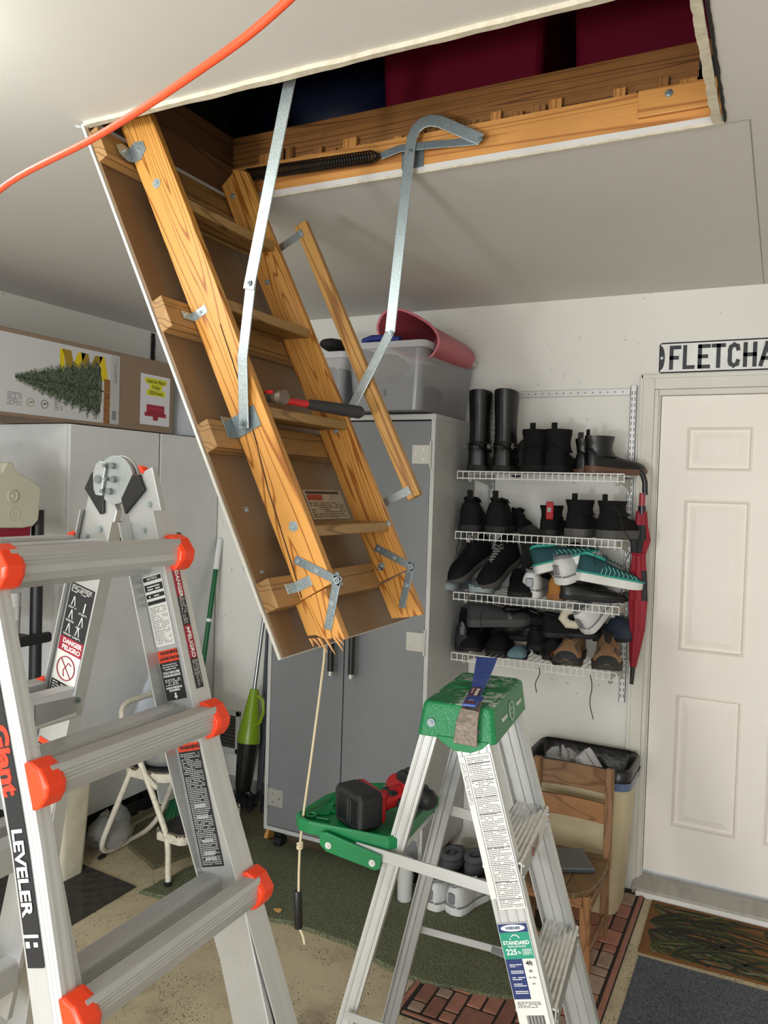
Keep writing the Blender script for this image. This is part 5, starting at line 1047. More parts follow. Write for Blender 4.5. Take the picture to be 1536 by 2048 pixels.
# ------------------------------------------------------------------ beige wastebasket by the black mat
wb = thing('wastebasket', (-2.72, 2.26, 0), 'slim beige plastic wastebasket standing on the black rubber mat', 'wastebasket')
b = MB(); b.loft([rrect(-2.885, -2.610, 2.325, 2.455, .011, .03), rrect(-2.905, -2.585, 2.30, 2.470, .40, .03), rrect(-2.912, -2.578, 2.293, 2.477, .402, .03), rrect(-2.912, -2.578, 2.293, 2.477, .42, .03), rrect(-2.900, -2.590, 2.305, 2.465, .42, .03), rrect(-2.88, -2.615, 2.33, 2.45, .03, .03)]); b.build('body', P('cream_plastic', 'd3cbb4', .45, grime=.25, gscale=12), wb, smooth=True)
# ------------------------------------------------------------------ cleaning tools in the corner
br = thing('broom', at(378, 1590, 'Y', 3.15), 'green-handled broom with white tip and green bristles leaning on the white cabinet', 'broom')
ba, bb = V((-2.765, 3.28, 1.42)), at(372, 1580, 'X', -2.66); ba = at(440, 1078, 'X', -2.765)
MB().tube([ba.lerp(bb, .13), bb], .0135, 12).build('handle', P('broom_green', '0f5c33', .35), br, smooth=True); MB().tube([ba, ba.lerp(bb, .13)], .016, 12).build('tip', P('white_plastic', 'dcdedb', .4), br, smooth=True)
MB().tube([ba.lerp(bb, .335), ba.lerp(bb, .348)], .0155, 12).build('collar', P('white_plastic', 'dcdedb', .4), br)
q = MB(); rng = random.Random(4); hd_ = bb
q.box(hd_.x-.02, hd_.x+.02, hd_.y-.10, hd_.y+.06, .115, .15, .01); q.build('head', P('broom_green', '0f5c33', .35), br)
q = MB()
for i in range(420):
    x, y = hd_.x+rng.uniform(-.016, .016), hd_.y+rng.uniform(-.095, .055); e = V((x+rng.uniform(-.02, .03), y-.03+(y-hd_.y)*.4+rng.uniform(-.01, .01), .014)); a = V((x, y, .12)); q.add([a+V((-.0012, -.0012, 0)), a+V((.0012, .0012, 0)), e], [(0, 1, 2)])
q.build('bristles', P('bristle_green', '1b7a4a', .6), br)['kind'] = 'stuff'
dp = thing('dustpan', at(350, 1590, 'X', -2.60), 'white plastic dustpan standing behind the step stool', 'dustpan')
DPM = frame(at(318, 1608, 'X', -2.63), (0, 1, 0), z=(1, 0, .3)); MB(DPM).box(0, .22, 0, .10, 0, .006, .002).build('tray', P('white_plastic', 'dcdedb', .4), dp); MB(DPM).box(0, .22, 0, .006, 0, .035, .002).build('lip', P('white_plastic', 'dcdedb', .4), dp); MB(DPM).box(0, .22, .10, .107, 0, .05, .002).build('back', P('white_plastic', 'dcdedb', .4), dp)
o = thing('spray_bottle', at(383, 1620, 'X', -2.40), 'pale plastic bottle with lime green label behind the lower stool step', 'bottle'); p = at(385, 1640, 'Z', .015)
MB(T(p.x, p.y, .015)).lathe([(0, 0), (.032, 0), (.035, .02), (.035, .13), (.018, .17), (.014, .20), (0, .20)], 20).build('bottle', P('milky', 'c4cfc4', .3), o, smooth=True); MB(T(p.x, p.y, .06)).lathe([(.0358, 0), (.0358, .05)], 20).build('label', P('lime', '9fc21f', .5), o, smooth=True)
sq = thing('kick_gap', at(260, 1620, 'X', -2.75), 'black strip standing in for the kick gap under the white cabinet edge', 'kick_gap'); a, b_ = at(228, 1632, 'X', -2.78), at(300, 1600, 'X', -2.78); MB().strap([a+V((0, 0, .0)), b_], .05, .008, (1, 0, .2)).build('gap_strip', BLK, sq)  # black strip stands in for the dark kick gap below the cabinet
vc = thing('stick_vacuum', at(500, 1500, 'Y', 3.33), 'lime green stick vacuum leaning in the corner left of the grey cabinet', 'vacuum')
LG_ = P('lime_plastic', '7f9e1f', .3); yv = 3.36; va, vb, vd = at(531, 1210, 'Y', 3.46), at(509, 1378, 'Y', 3.38), at(487, 1570, 'Y', 3.30)
MB().tube([va, vb], .010, 12).build('wand', P('steel_tube', '9b9c9c', .3, .8), vc, smooth=True); MB().tube([va+(va-vb)*.0, va-(va-vb)*.14], .016, 12).build('grip', LG_, vc, smooth=True)
dv = (vd-vb); b = MB(); b.tube([vb, vb+dv*.08, vb+dv*.38, vb+dv*.50, vb+dv*.56], [.022, .028, .052, .060, .060], 18); b.build('motor_body', LG_, vc, smooth=True)
pts = [at(x, y, 'Y', 3.33) for x, y in ((516, 1392), (526, 1400), (527, 1425), (520, 1445), (508, 1452))]; MB().tube(pts, .009, 8).build('loop_handle', LG_, vc, smooth=True)
b = MB(); b.tube([vb+dv*.56, vb+dv*.62, vb+dv*1.0, vb+dv*1.06], [.058, .055, .042, .036], 18); b.build('dust_cup', P('smoke_black', '1d1e1a', .2), vc, smooth=True)
mp_ = thing('push_broom', at(505, 1560, 'Y', 3.35), 'dark handled dusting mop with black fringed head beside the green vacuum', 'mop')
for dx in (0, .022, .040): a, b_ = at(536+dx*200, 1250, 'Y', 3.47), at(516+dx*150, 1590, 'Y', 3.38); MB().tube([a, b_], .0085, 10).build('handle', P('mop_handle', '3c4046', .4, .4), mp_, smooth=True)
q = MB(); rng = random.Random(14); c_ = at(500, 1598, 'Y', 3.32)
for i in range(60): a = c_+V((rng.uniform(-.07, .03), rng.uniform(-.03, .03), rng.uniform(-.02, .04))); q.tube([a, a+V((rng.uniform(-.03, .02), rng.uniform(-.02, .02), -.03-rng.random()*.03))], .005, 5)
q.build('fringe', P('mop_black', '17181b', .9), mp_)['kind'] = 'stuff'
MB().tube([at(530, 1590, 'Y', 3.36), at(522, 1690, 'Y', 3.33)], [.018, .030], 10).build('head', P('mop_black', '17181b', .9), mp_)
o = MB(); a, b_ = at(537, 1440, 'Y', 3.44), at(523, 1693, 'Y', 3.20); o.box(-2.128, -2.100, 3.05, 3.07, 0, .05)
o = MB(); o.strap([V((-2.108, 3.46, .95)), V((-2.122, 3.12, .008))], .06, .018, (1, 0, 0)); tag(o.build('wood_plank', M_J2, fr=frame((-2.11, 3.3, .4), (0, -.3, 1), (1, 0, 0))), 'pale pine plank leaning upright against the side of the grey cabinet', 'plank')
# ------------------------------------------------------------------ black rack with cooler and pots at the left
rk = thing('storage_rack', (-2.85, 2.15, 0), 'black plastic tube rack standing in front of the white cabinets at the left edge', 'rack'); RKB = P('rack_black', '191a1d', .45)
for x, y in ((-2.665, 2.225), (-3.05, 2.225), (-2.665, 1.55), (-3.05, 1.55)): MB().cyl((x, y, .012), (x, y, 1.56), .024, 16).build('post', RKB, rk, smooth=True)
for z in (1.045, .55, 1.43):
    for x in (-2.640, -3.05): MB().box(x-.014, x+.014, 1.50, 2.275 if x > -2.8 else 2.24, z-.020, z+.020, .006).build('side_beam', RKB, rk)
    q = MB()
    for i in range(9): q.box(-3.04, -2.65, 1.56+i*.078, 1.60+i*.078, z-.008, z+.008)
    q.build('deck', RKB, rk)
ck = thing('cooler', (-2.75, 2.03, 1.45), 'lunch cooler with pale lid and dark red body on the black rack', 'cooler')
CF = frame((-2.630, 0, 0), (0, 1, 0), z=(1, 0, 0)); pg = lambda l: [(y, z) for y, z in l]
q = MB(CF); body = [(1.80, 1.45), (2.170, 1.45), (2.178, 1.60), (1.79, 1.60)]; q.prism(body, -.23, -.006); q.build('cooler_body', P('cooler_red', '7e1028', .35), ck, bevel=.008, fr=CF)
pts = [at(x, y, 'X', -2.63) for x, y in ((0, 1056), (45, 1056), (66, 1052), (76, 1040), (80, 1000), (82, 975), (60, 958), (36, 945), (28, 935), (25, 924), (12, 924), (4, 940), (0, 944))]
poly = [(p.y, p.z) for p in pts]; ym = 1.985; poly += [(2*ym-y, z) for y, z in reversed(poly[1:-1])]; q = MB(CF); q.prism(poly, -.20, .004); q.build('cooler_lid', P('cooler_beige', 'b9b6a3', .45), ck, bevel=.006, fr=CF)
p = at(25, 992, 'X', -2.625); q = MB(frame(p, (0, 1, 0), z=(1, 0, 0))); q.lathe([(.024, 0), (.024, .004), (.019, .005), (.018, .001), (.010, .001), (.009, .005), (0, .005)], 24); q.build('button', P('cooler_beige', 'b9b6a3', .45), ck, smooth=True)
p = at(28, 1028, 'X', -2.625); q = MB(frame(p, (0, 1, 0), z=(1, 0, 0))); q.tube([(.024*math.cos(k*math.pi/10), .024*math.sin(k*math.pi/10), 0) for k in range(21)], .0012, 5); q.box(-.014, .014, -.004, .004, 0, .0016, .0008); q.build('embossing', P('cooler_beige', 'b9b6a3', .45), ck)
TC = P('old_terracotta', '8a7263', .85, grime=.4, gscale=20)
for i in range(3):
    z = 1.067+i*.052; tag(MB(T(-2.80, 2.07, z)).lathe([(0, .001), (.058, .001), (.068, .06), (.076, .07+.0), (.082, .125), (.088, .127), (.088, .150), (.080, .150), (.062, .02), (0, .015)], 32).build('flower_pot', TC, smooth=True), ['terracotta flower pot on the black rack, lowest of the nested stack', 'terracotta flower pot on the black rack, middle of the nested stack', 'terracotta flower pot on the black rack, uppermost of the nested stack'][i], 'flower pot', 'nested flower pots')
for i in range(2):
    M = T(-2.70, 2.145, 1.067+i*.055) @ Matrix.Rotation(-.10, 4, 'Y'); tag(MB(M).lathe([(0, .0), (.026, .0), (.036, .105), (.038, .107), (.034, .107), (.024, .008), (0, .006)], 24).build('paper_cup', P('cup_white%d' % i, 'c9c8c4' if i else 'aeb0ae', .5), smooth=True), ['lower grey-white cup of the two stacked beside the flower pots', 'upper white cup of the two stacked beside the flower pots'][i], 'cup')
lump('plastic_sack', (-2.80, 2.04, .66), (.10, .14, .10), P('sack_white', '9ea3a6', .4), 'pale grey sack on the lower shelf of the black rack', 'sack', 31, .2)
# ------------------------------------------------------------------ tumbler, floor bits
o = thing('tumbler', (-1.312, 2.915, .016), 'white lidded tumbler standing on the green carpet near the grey cabinet', 'tumbler'); q = MB(T(-1.312, 2.915, .0165)); q.lathe([(0, 0), (.027, 0), (.030, .004), (.034, .150), (.036, .152), (.036, .162), (.031, .164), (.031, .158), (0, .158)], 28); q.build('tumbler_body', P('tumbler_white', 'dededb', .3), o, smooth=True); q = MB(T(-1.312, 2.915, .0165)); q.box(-.006, .006, -.028, .028, .158, .168, .002); q.build('lid_tab', P('clear_grey', '9a9c9c', .3), o)
for i, (px, py, c, lab) in enumerate(((966, 1800, '1f8a9a', 'small teal plastic scrap on the green carpet near the floor sneakers'), (556, 1822, 'b5884e', 'tiny dried leaf on the green carpet beside the pull cord'))):
    p = at(px, py, 'Z', .018); lump('floor_scrap', (p.x, p.y, .022), (.022, .012, .006), P('scrap%d' % i, c, .5), lab, 'scrap', 50+i, .4, None, 10)
# ------------------------------------------------------------------ wire shelving
WH = P('wire_white', 'e0dfdb', .4)
SX0, SX1, SYF, SYB = -1.262, -.560, 3.218, 3.515; SZS = (1.774, 1.513, 1.249, .985)
o = thing('shelf_track', (-.9, YB, 2.14), 'white horizontal hang rail screwed to the wall above the shoe shelves', 'rail'); MB().box(-1.27, -.60, YB-.006, YB-.0005, 2.120, 2.150, .002).build('rail', P('rail_white', 'cfcfcb', .4, .2), o)
q = MB(); [q.cyl((x, YB-.0068, 2.135), (x, YB-.006, 2.135), .004, 8) for x in [-1.24+k*.032 for k in range(20)]]; q.build('rail_holes', P('hole_grey', '8f8d88', .6), o)['kind'] = 'stuff'
for x, lab in ((-1.205, 'white slotted shelf standard on the wall, the left one behind the shoes'), (-.585, 'white slotted shelf standard on the wall beside the door casing')):
    o = thing('shelf_standard', (x, YB, 1.5), lab, 'standard'); b = MB(); b.box(x-.013, x+.013, YB-.0145, YB-.0125, .80, 2.160); b.box(x-.013, x-.011, YB-.0145, YB-.0005, .80, 2.160); b.box(x+.011, x+.013, YB-.0145, YB-.0005, .80, 2.160); b.build('channel', P('rail_white', 'cfcfcb', .4, .2), o)
    q = MB(); [q.box(x+dx-.0016, x+dx+.0016, YB-.0149, YB-.0144, z, z+.016) for dx in (-.006, .006) for z in [.82+k*.026 for k in range(51)]]; o2 = q.build('slots', P('slot_dark', '4c4a46', .7), o)
names = ('uppermost white wire shelf carrying the tall boots', 'second white wire shelf from the top carrying hiking shoes', 'third white wire shelf from the top heaped with sneakers', 'lowest white wire shelf heaped with dark shoes')
for z, lab in zip(SZS, names):
    t = thing('wire_shelf', ((SX0+SX1)/2, 3.37, z), lab, 'shelf', 'wire shoe shelves'); q = MB(); n = 28
    for i in range(n): x = SX0+(SX1-SX0)*i/(n-1); q.tube([(x, SYB-.02, z-.004), (x, SYF, z-.004), (x, SYF, z-.036)], .0016, 5)
    q.build('wires', WH, t)['kind'] = 'stuff'
    for y, zz in ((SYF, z-.0005), (SYF, z-.030), (3.36, z-.007), (SYB-.02, z-.0005)): MB().cyl((SX0, y, zz), (SX1, y, zz), .0026, 8).build('rod', WH, t)
    for x in (-1.205, -.585):
        b = MB(Matrix(((0, 0, 1, x), (1, 0, 0, 0), (0, 1, 0, 0), (0, 0, 0, 1)))); b.prism([(SYB-.004, z-.012), (SYF+.012, z-.012), (SYF+.012, z-.028), (SYB-.06, z-.055), (SYB-.004, z-.085)], -.0015, .0015); b.build('bracket', P('bracket_white', 'b9b6af', .5), t)
        MB().box(x-.008, x+.008, SYF+.004, SYF+.022, z-.046, z-.030, .002).build('clip', P('clip_grey', '8d8b86', .5), t)
# ------------------------------------------------------------------ shoes
OUT = [(0, .34), (.02, .60), (.07, .76), (.16, .84), (.30, .80), (.42, .76), (.55, .82), (.68, .97), (.80, 1.0), (.90, .86), (.96, .60), (.99, .30), (1.0, 0)]
def hw(t, k=0):
    for (a, wa), (b, wb_) in zip(OUT, OUT[1:]):
        if t <= b: return wa+(wb_-wa)*(t-a)/(b-a)
    return 0
def outline(L, W, g=0, n=18):
    up = [(L*.5*(1-math.cos(math.pi*i/n)), hw(.5*(1-math.cos(math.pi*i/n)))*W/2+g*(1 if 0 < i < n else 0)) for i in range(n+1)]
    up[0] = (-g, 0); up[-1] = (L+g, 0); return up+[(x, -y) for x, y in reversed(up[1:-1])]
HOLE = P('shoe_inside', '0c0c0d', .9)
def shoe(M, L, W, hc, ms, msole, sole=.022, label='', cat='shoe', grp=None, boot=0, lace=None, name='shoe', heel=0, wrap=None, accent=None, open_=.36, pull=None, inside=None, slip=False, stripes=None, toecap=None, zslope=.0):
    t = thing(name, None, label, cat, grp, fr=M)
    # sole
    o = outline(L, W, .004); b = MB(M); b.loft([[(x, y*.96, 0+max(0, (x/L-.8))*.05+0) for x, y in o], [(x, y, sole*.5+max(0, x/L-.85)*.05) for x, y in o], [(x*1.0, y*.98, sole+max(0, .5-x/L)*heel) for x, y in o]]); b.build('sole', msole, t, smooth=False, bevel=.002)
    # upper: arches along the foot
    N = 16; K = 13; rings = []
    prof = [(0, .88*hc), (.06, 1.0*hc), (.20, .93*hc), (.36, .84*hc), (.48, .70*hc), (.62, .50*hc+.006), (.78, .34*hc+.014), (.90, .26*hc+.012), (.97, .16*hc+.008), (1.0, .05*hc+.004)]
    if slip: prof = [(0, .35*hc), (.1, .42*hc), (.30, .45*hc), (.42, .9*hc), (.55, 1.0*hc), (.75, .85*hc), (.9, .6*hc), (1, .15*hc)]
    def HH(s):
        for (a, ha), (c_, hb) in zip(prof, prof[1:]):
            if s <= c_: return ha+(hb-ha)*(s-a)/(c_-a)
        return prof[-1][1]
    for i in range(N+1):
        s = .5*(1-math.cos(math.pi*i/N)); x = L*(.004+s*.988); w = hw(min(.985, s))*W/2*.98; h = HH(s)
        z0 = sole*.7+max(0, .5-s)*heel; rg = []
        taper = .66 if s < .5 else .66+(s-.5)*.3; ex = .42 if (s < .40 and not slip) else .62
        for k in range(K):
            a = math.pi*k/(K-1); cx = math.cos(a); sx = math.sin(a)
            zz = z0+h*(sx**ex); cx = (abs(cx)**.7)*(1 if cx > 0 else -1); kk = 1-(1-taper)*(sx**2); rg.append((x, w*cx*kk if abs(cx) > 1e-6 else 0, zz))
        rings.append(rg)
    b = MB(M); b.loft(rings, cap=True, closed=False); u = b.build('upper', ms, t, smooth=True)
    zc = sole+hc*.93
    if not boot and not slip:
        # collar opening and padded rim following the topline
        cx, cl, cw = L*.20, L*.175, W*.25
        pts = [(cx+cl*math.cos(a), cw*math.sin(a), sole*.7+HH((cx+cl*math.cos(a))/L)+.001+.3*heel) for a in [k*math.pi/9 for k in range(19)]]
        b = MB(M); b.tube(pts, .0065, 7); b.build('collar', accent or ms, t, smooth=True)
        b = MB(M); b.add([(x_, y_, z_+.0025) for x_, y_, z_ in pts[:-1]], [tuple(range(18))]); b.build('lining', inside or HOLE, t)
    if slip:
        b = MB(M); b.add([(L*(.03+.36*.5*(1-math.cos(a))), W*.33*math.sin(a)*1, sole+.46*hc) for a in [k*math.pi/9 for k in range(18)]], [tuple(range(18))]); b.build('lining', inside or HOLE, t)
    if boot:
        c0x = L*.22; rs = []; ry = W*.43; rx = L*.215
        for f, kx, ky, dx in ((0.0, 1.12, 1.10, .010), (.15, 1.0, 1.0, .004), (.35, .90, .95, 0), (.6, .95, 1.0, -.003), (.85, 1.06, 1.08, -.004), (1.0, 1.10, 1.10, -.004)):
            z = sole+hc*.55+(boot-hc*.55)*f; rs.append([(c0x+dx+rx*kx*math.cos(a), ry*ky*math.sin(a), z+(.012*math.cos(a)*-zslope if f == 1 else 0)) for a in [k*math.pi/10 for k in range(20)]])
        inner = [[(c0x+(x_-c0x)*.9, y_*.9, z_) for x_, y_, z_ in rs[-1]], [(c0x+(x_-c0x)*.85, y_*.85, z_-.05) for x_, y_, z_ in rs[-1]]]
        b = MB(M); b.loft(rs+inner, cap=False); b.add(inner[-1], [tuple(range(20))]); b.build('shaft', ms, t, smooth=True)
    ztop = lambda s: sole+hc*(.84 if s < .36 else .84-(s-.36)*1.15)
    if lace:
        b = MB(M)
        for k in range(5):
            s = .40+k*.055; y = W*.17-k*.002; z = ztop(s)+.001+.002*k; x = L*s; b.tube([(x, -y, z-.004), (x+.006, 0, z+.002), (x, y, z-.004)], .0024, 5); b.tube([(x, -y, z-.004), (x+.012, y*.9, z-.008)], .0022, 5)
        b.tube([(L*.38, 0, ztop(.38)+.004), (L*.36, .02, ztop(.36)+.012), (L*.40, .032, ztop(.4)), (L*.39, .006, ztop(.38)+.006)], .0022, 5); b.tube([(L*.38, 0, ztop(.38)+.004), (L*.36, -.02, ztop(.36)+.010), (L*.41, -.030, ztop(.4)-.004)], .0022, 5)
        b.build('laces', lace, t, smooth=True)
    if stripes:
        b = MB(M)
        for k in range(9):
            s = .30+k*.065; x = L*s; w = hw(s)*W/2; h = hc*(.62-.045*k)
            for sg in (1, -1): b.tube([(x, sg*(w+.0005), sole+.006), (x+.006, sg*(w*.93), sole+h*.5), (x-.004, sg*w*.72, sole+h*.9)], .0016, 5)
        b.build('stripes', stripes, t)['kind'] = 'stuff'
    if accent and not slip:
        b = MB(M); a = []
        for s in [k/14 for k in range(15)]:
            w = hw(min(.985, max(.015, s)))*W/2; a.append((L*s, w+.001, sole+.004))
        b.tube(a, .004, 6); b.tube([(x, -y, z) for x, y, z in a], .004, 6); b.tube([(.0, -W*.2, sole+.006), (-.002, 0, sole+.006), (.0, W*.2, sole+.006)], .004, 6); b.build('trim_band', accent, t, smooth=True)
    if pull:
        zt = (boot or hc)+sole; b = MB(M); x = L*.015 if boot else L*.02; b.box(x-.004, x+.002, -.012, .012, zt-.02, zt+.026, .0015); b.build('pull_tab', pull, t)
    if toecap:
        b = MB(M); rg = [[(p[0]+.001, p[1]*1.02, p[2]+.0012 if j_ not in (0, K-1) else p[2]) for j_, p in enumerate(r_)] for r_ in rings[13:]]
        b.loft(rg, cap=False, closed=False); b.build('toe_cap', toecap, t, smooth=True)
    return t
def put(px, py, z, y, yaw, roll=0, pitch=0):
    'place a shoe heel at the shelf point seen at pixel px; yaw in degrees (90 = toe to the wall)'
    p = at(px, py, 'Y', y); return Matrix.Translation((p.x, y, z)) @ Matrix.Rotation(math.radians(yaw), 4, 'Z') @ Matrix.Rotation(math.radians(pitch), 4, 'Y') @ Matrix.Rotation(math.radians(roll), 4, 'X')
BK = P('leather_black', '0b0b0c', .38); BK2 = P('nubuck_black', '0e0e0f', .85, spec=.25); BK3 = P('mesh_black', '0c0c0e', .8, spec=.25, bump=.4, bscale=300); SBK = P('sole_black', '0d0d0e', .7); SGY = P('sole_grey', '4a4845', .7)
BRS = P('sole_brown', '5d4030', .6); LBK = P('lace_black', '0f0f10', .8); LGY = P('lace_grey', '8c8c8a', .8); STB = P('buckle_steel', 'a9a69a', .3, .8)
SHW = P('sneaker_white', 'd2d2d0', .5, grime=.15, gscale=40); SWS = P('sole_white', 'd8d8d4', .5); SIL = P('sneaker_silver', '8f9194', .4, .3)
s1, s2, s3, s4 = [z+.0 for z in SZS]
# shelf 1
for i, (px, w) in enumerate(((951, 'left'), (1000, 'right'))):
    t = shoe(put(px, 940, s1, 3.245, 96-i*6), .285, .112, .11, BK, SBK, .028, 'tall black harness boot with ring buckles on the top shelf, the %s one' % w, 'boot', 'tall harness boots', boot=.315, name='boot', zslope=1)
    M = WM[t.name]; b = MB(M)
    pts = [(.06+.066*math.cos(a), .046*math.sin(a), .105) for a in [k*math.pi/12 for k in range(25)]]; b.tube(pts, .006, 6); b.tube([(x*1.01, y*1.02, .125-x*.15) for x, y, z in pts], .004, 6); b.build('harness_strap', BK, t, smooth=True)
    for c_ in ((.0, -.048, .108), (.02, .052, .108)):
        b = MB(M); b.tube([(c_[0]+.011*math.cos(a), c_[1]+(-.004 if c_[1] < 0 else .004), c_[2]+.011*math.sin(a)) for a in [k*math.pi/6 for k in range(13)]], .002, 6); b.build('ring', STB, t, smooth=True)
    b = MB(M); b.box(-.010, -.006, -.012, .012, .098, .112, .001); b.build('buckle', BK, t)
    b = MB(M); b.tube([(-.008+.06*0, .0, .30), (-.010, .0, .20), (-.002, .0, .12)], .002, 5); b.build('seam', BK, t)
shoe(put(1036, 938, s1, 3.40, 60, 0, -62) @ T(-.02, 0, 0), .20, .09, .05, P('slipper_dark', '2e2926', .8), SBK, .010, 'small dark slipper propped upright behind the tall boots', 'slipper', slip=True, inside=P('fur_brown', '5a4b42', .95))
for i, (px, w) in enumerate(((1062, 'left'), (1105, 'right'))): shoe(put(px, 946, s1, 3.245, 92-i*6), .285, .120, .10, BK2, P('sole_charcoal', '131314', .8, spec=.25), .034, 'black nubuck ankle boot with pull tab on the top shelf, the %s one' % w, 'boot', 'nubuck ankle boots', boot=.148, pull=BK2, name='boot')
shoe(put(1158, 949, s1, 3.29, 74), .25, .085, .085, BK, BRS, .020, 'black leather chelsea boot on the top shelf, mostly hidden behind its mate', 'boot', boot=.125, pull=BK, name='boot')
shoe(put(1172, 950, s1, 3.255, 42), .275, .090, .085, BK, BRS, .024, 'black leather chelsea boot with brown sole pointing towards the door', 'boot', boot=.130, pull=BK, name='boot', heel=.02)
# shelf 2
for i, (px, w) in enumerate(((937, 'left'), (988, 'right'))): shoe(put(px, 1064, s2, 3.24, 98-i*8), .29, .125, .125, BK3, SBK, .030, 'black mesh hiking shoe with heel loop on the second shelf, the %s one' % w, 'shoe', 'black hiking shoes', lace=LBK, pull=BK3)
shoe(put(1030, 1066, s2, 3.40, 80), .10, .10, .09, BK2, SBK, .02, 'rounded black shoe toe behind the right hiking shoe', 'shoe')
t = shoe(put(1092, 1072, s2, 3.25, 84), .27, .10, .08, BK3, SBK, .026, 'black shoe with a red heel tab in the middle of the second shelf', 'shoe', boot=.100, accent=None)
b = MB(WM[t.name]); b.box(-.010, -.002, -.030, .002, .068, .142, .005); b.build('heel_tab', P('tab_red', 'a81422', .4), t); b = MB(WM[t.name]); b.box(-.012, -.010, -.022, -.006, .100, .118); b.build('badge', P('badge_grey', '9a9a96', .4), t)
for i, (px, w) in enumerate(((1146, 'left'), (1206, 'right'))): 
    t = shoe(put(px, 1076+i*4, s2, 3.24, 80-i*16), (.29, .25)[i], .122, .10, BK2, SGY, .036, 'black canvas high-top with thick grey sole on the second shelf, the %s one' % w, 'shoe', 'grey-soled high-tops', boot=.118, lace=LBK, pull=BK2)
def dangle(px0, py0, px1, py1, y, m, par, sway=.006, r=.0019):
    a, b_ = at(px0, py0, 'Y', y), at(px1, py1, 'Y', y); n = 9; pts = [a.lerp(b_, i/n)+V((math.sin(i*.8)*sway, math.cos(i)*.001, 0)) for i in range(n+1)]
    b = MB(); b.tube(pts, r, 5); return b.build('hanging_lace', m, par, smooth=True)
dangle(1228, 1012, 1262, 1085, 3.19, LBK, t); dangle(1262, 1085, 1250, 1145, 3.19, LBK, t)
dangle(1193, 1090, 1190, 1130, 3.20, LBK, t)
dangle(915, 1075, 915, 1113, 3.20, LBK, bpy.data.objects['shoe.001']); dangle(943, 1072, 949, 1098, 3.20, LBK, bpy.data.objects['shoe.001'])
# shelf 3
TE, TD = P('teal_bright', '2f9c8a', .6), P('teal_dark', '184a50', .7); TAN = P('tan_nubuck', '9a6428', .75)
def sneaker(M, k, lab, grp=None):
    if k == 'teal': return shoe(M, .275, .100, .092, P('teal_mesh', '17444a', .75), SWS, .034, lab, 'shoe', grp, lace=TD, accent=TE, stripes=P('stripe_mint', '7fd0bf', .5), inside=P('navy_in', '17202c', .8))
    if k == 'white':
        t_ = shoe(M, .27, .100, .095, SHW, SWS, .030, lab, 'shoe', grp, lace=SHW, accent=SIL, stripes=SIL, inside=P('grey_in', '77797c', .8)); b = MB(M); b.box(-.006, .004, -.016, .016, .045, .085, .004); b.build('heel_badge', SIL, t_); return t_
    if k == 'greyteal': return shoe(M, .28, .105, .095, P('grey_mesh', '4c5456', .75), P('pale_sole', '8f9a9c', .6), .032, lab, 'shoe', grp, lace=LGY, accent=P('ice', '7d949a', .6))
def P3(px, py, y, dz=0): p = at(px, py, 'Y', y); return Matrix.Translation((p.x, y, p.z+dz))
Rz = lambda d: Matrix.Rotation(math.radians(d), 4, 'Z'); Ry = lambda d: Matrix.Rotation(math.radians(d), 4, 'Y'); Rx = lambda d: Matrix.Rotation(math.radians(d), 4, 'X')
sneaker(put(928, 1184, s3, 3.47, -92), 'greyteal', 'grey sneaker with pale teal accents at the left end of the third shelf', None)
sneaker(put(985, 1186, s3, 3.48, -84), 'greyteal', 'grey sneaker with pale laces below the tilted black walking shoes', None)
for i, (px, py, w) in enumerate(((962, 1130, 'left'), (1015, 1138, 'right'))): 
    t = shoe(P3(px+18, py, 3.46, .045) @ Rz(-112+i*6) @ Ry(26), .285, .108, .11, BK3, SGY, .028, 'black walking shoe with grey sole tilted upon the grey sneakers, the %s one' % w, 'shoe', 'tilted walking shoes', lace=LGY if i else LBK)
shoe(put(1035, 1186, s3, 3.42, -70), .25, .10, .085, BK3, SBK, .026, 'black shoe lying on the third shelf between grey and white sneakers', 'shoe')
shoe(P3(1062, 1150, 3.36) @ Rz(-78) @ Ry(-58), .25, .09, .07, BK, SBK, .014, 'black leather loafer standing on end amid the third shelf heap', 'shoe')
shoe(put(1075, 1150, s3+.0, 3.45, 80), .12, .11, .13, BK2, SBK, .02, 'black ankle boot behind the small white sneaker on the third shelf', 'boot', boot=.15, name='boot')
sneaker(P3(1072, 1150, 3.235, .0) @ Rz(22) @ Ry(-16) @ Rx(-10), 'teal', 'teal and white running shoe lying atop the heap, left of the white sneaker')
sneaker(P3(1118, 1170, 3.225) @ Rz(58) @ Ry(-16), 'white', 'white and silver sneaker lying on the heap between the two teal shoes')
sneaker(P3(1152, 1160, 3.232) @ Rz(30) @ Ry(9) @ Rx(-4), 'teal', 'teal and white running shoe pointing right beneath the grey-soled high-tops')
sneaker(put(1058, 1200, s3, 3.235, 92), 'white', 'white sneaker standing heel outwards low on the third shelf')
shoe(put(1107, 1203, s3, 3.24, 84), .26, .092, .085, TAN, P('tan_sole', '8a5a2c', .7), .026, 'tan nubuck shoe with its heel outwards on the third shelf', 'shoe')
for i, (px, yy, w) in enumerate(((1118, 3.25, 'front'), (1140, 3.34, 'back'))): shoe(P3(px, 1196, yy, .0) @ Rz(22+i*6) @ Ry(2), .26, .100, .065, BK, SBK, .020, 'flat black leather dress shoe on the third shelf by the door, the %s one' % w, 'shoe', 'black dress shoes', accent=None, lace=LGY if i else LBK)
q = lump('pompom', at(1150, 1100, 'Y', 3.33), (.035, .03, .032), P('pompom_black', '101012', .95, bump=1, bscale=120), 'fluffy black pompom ball on top of the shoe heap under the second shelf', 'pompom', 61, .1)
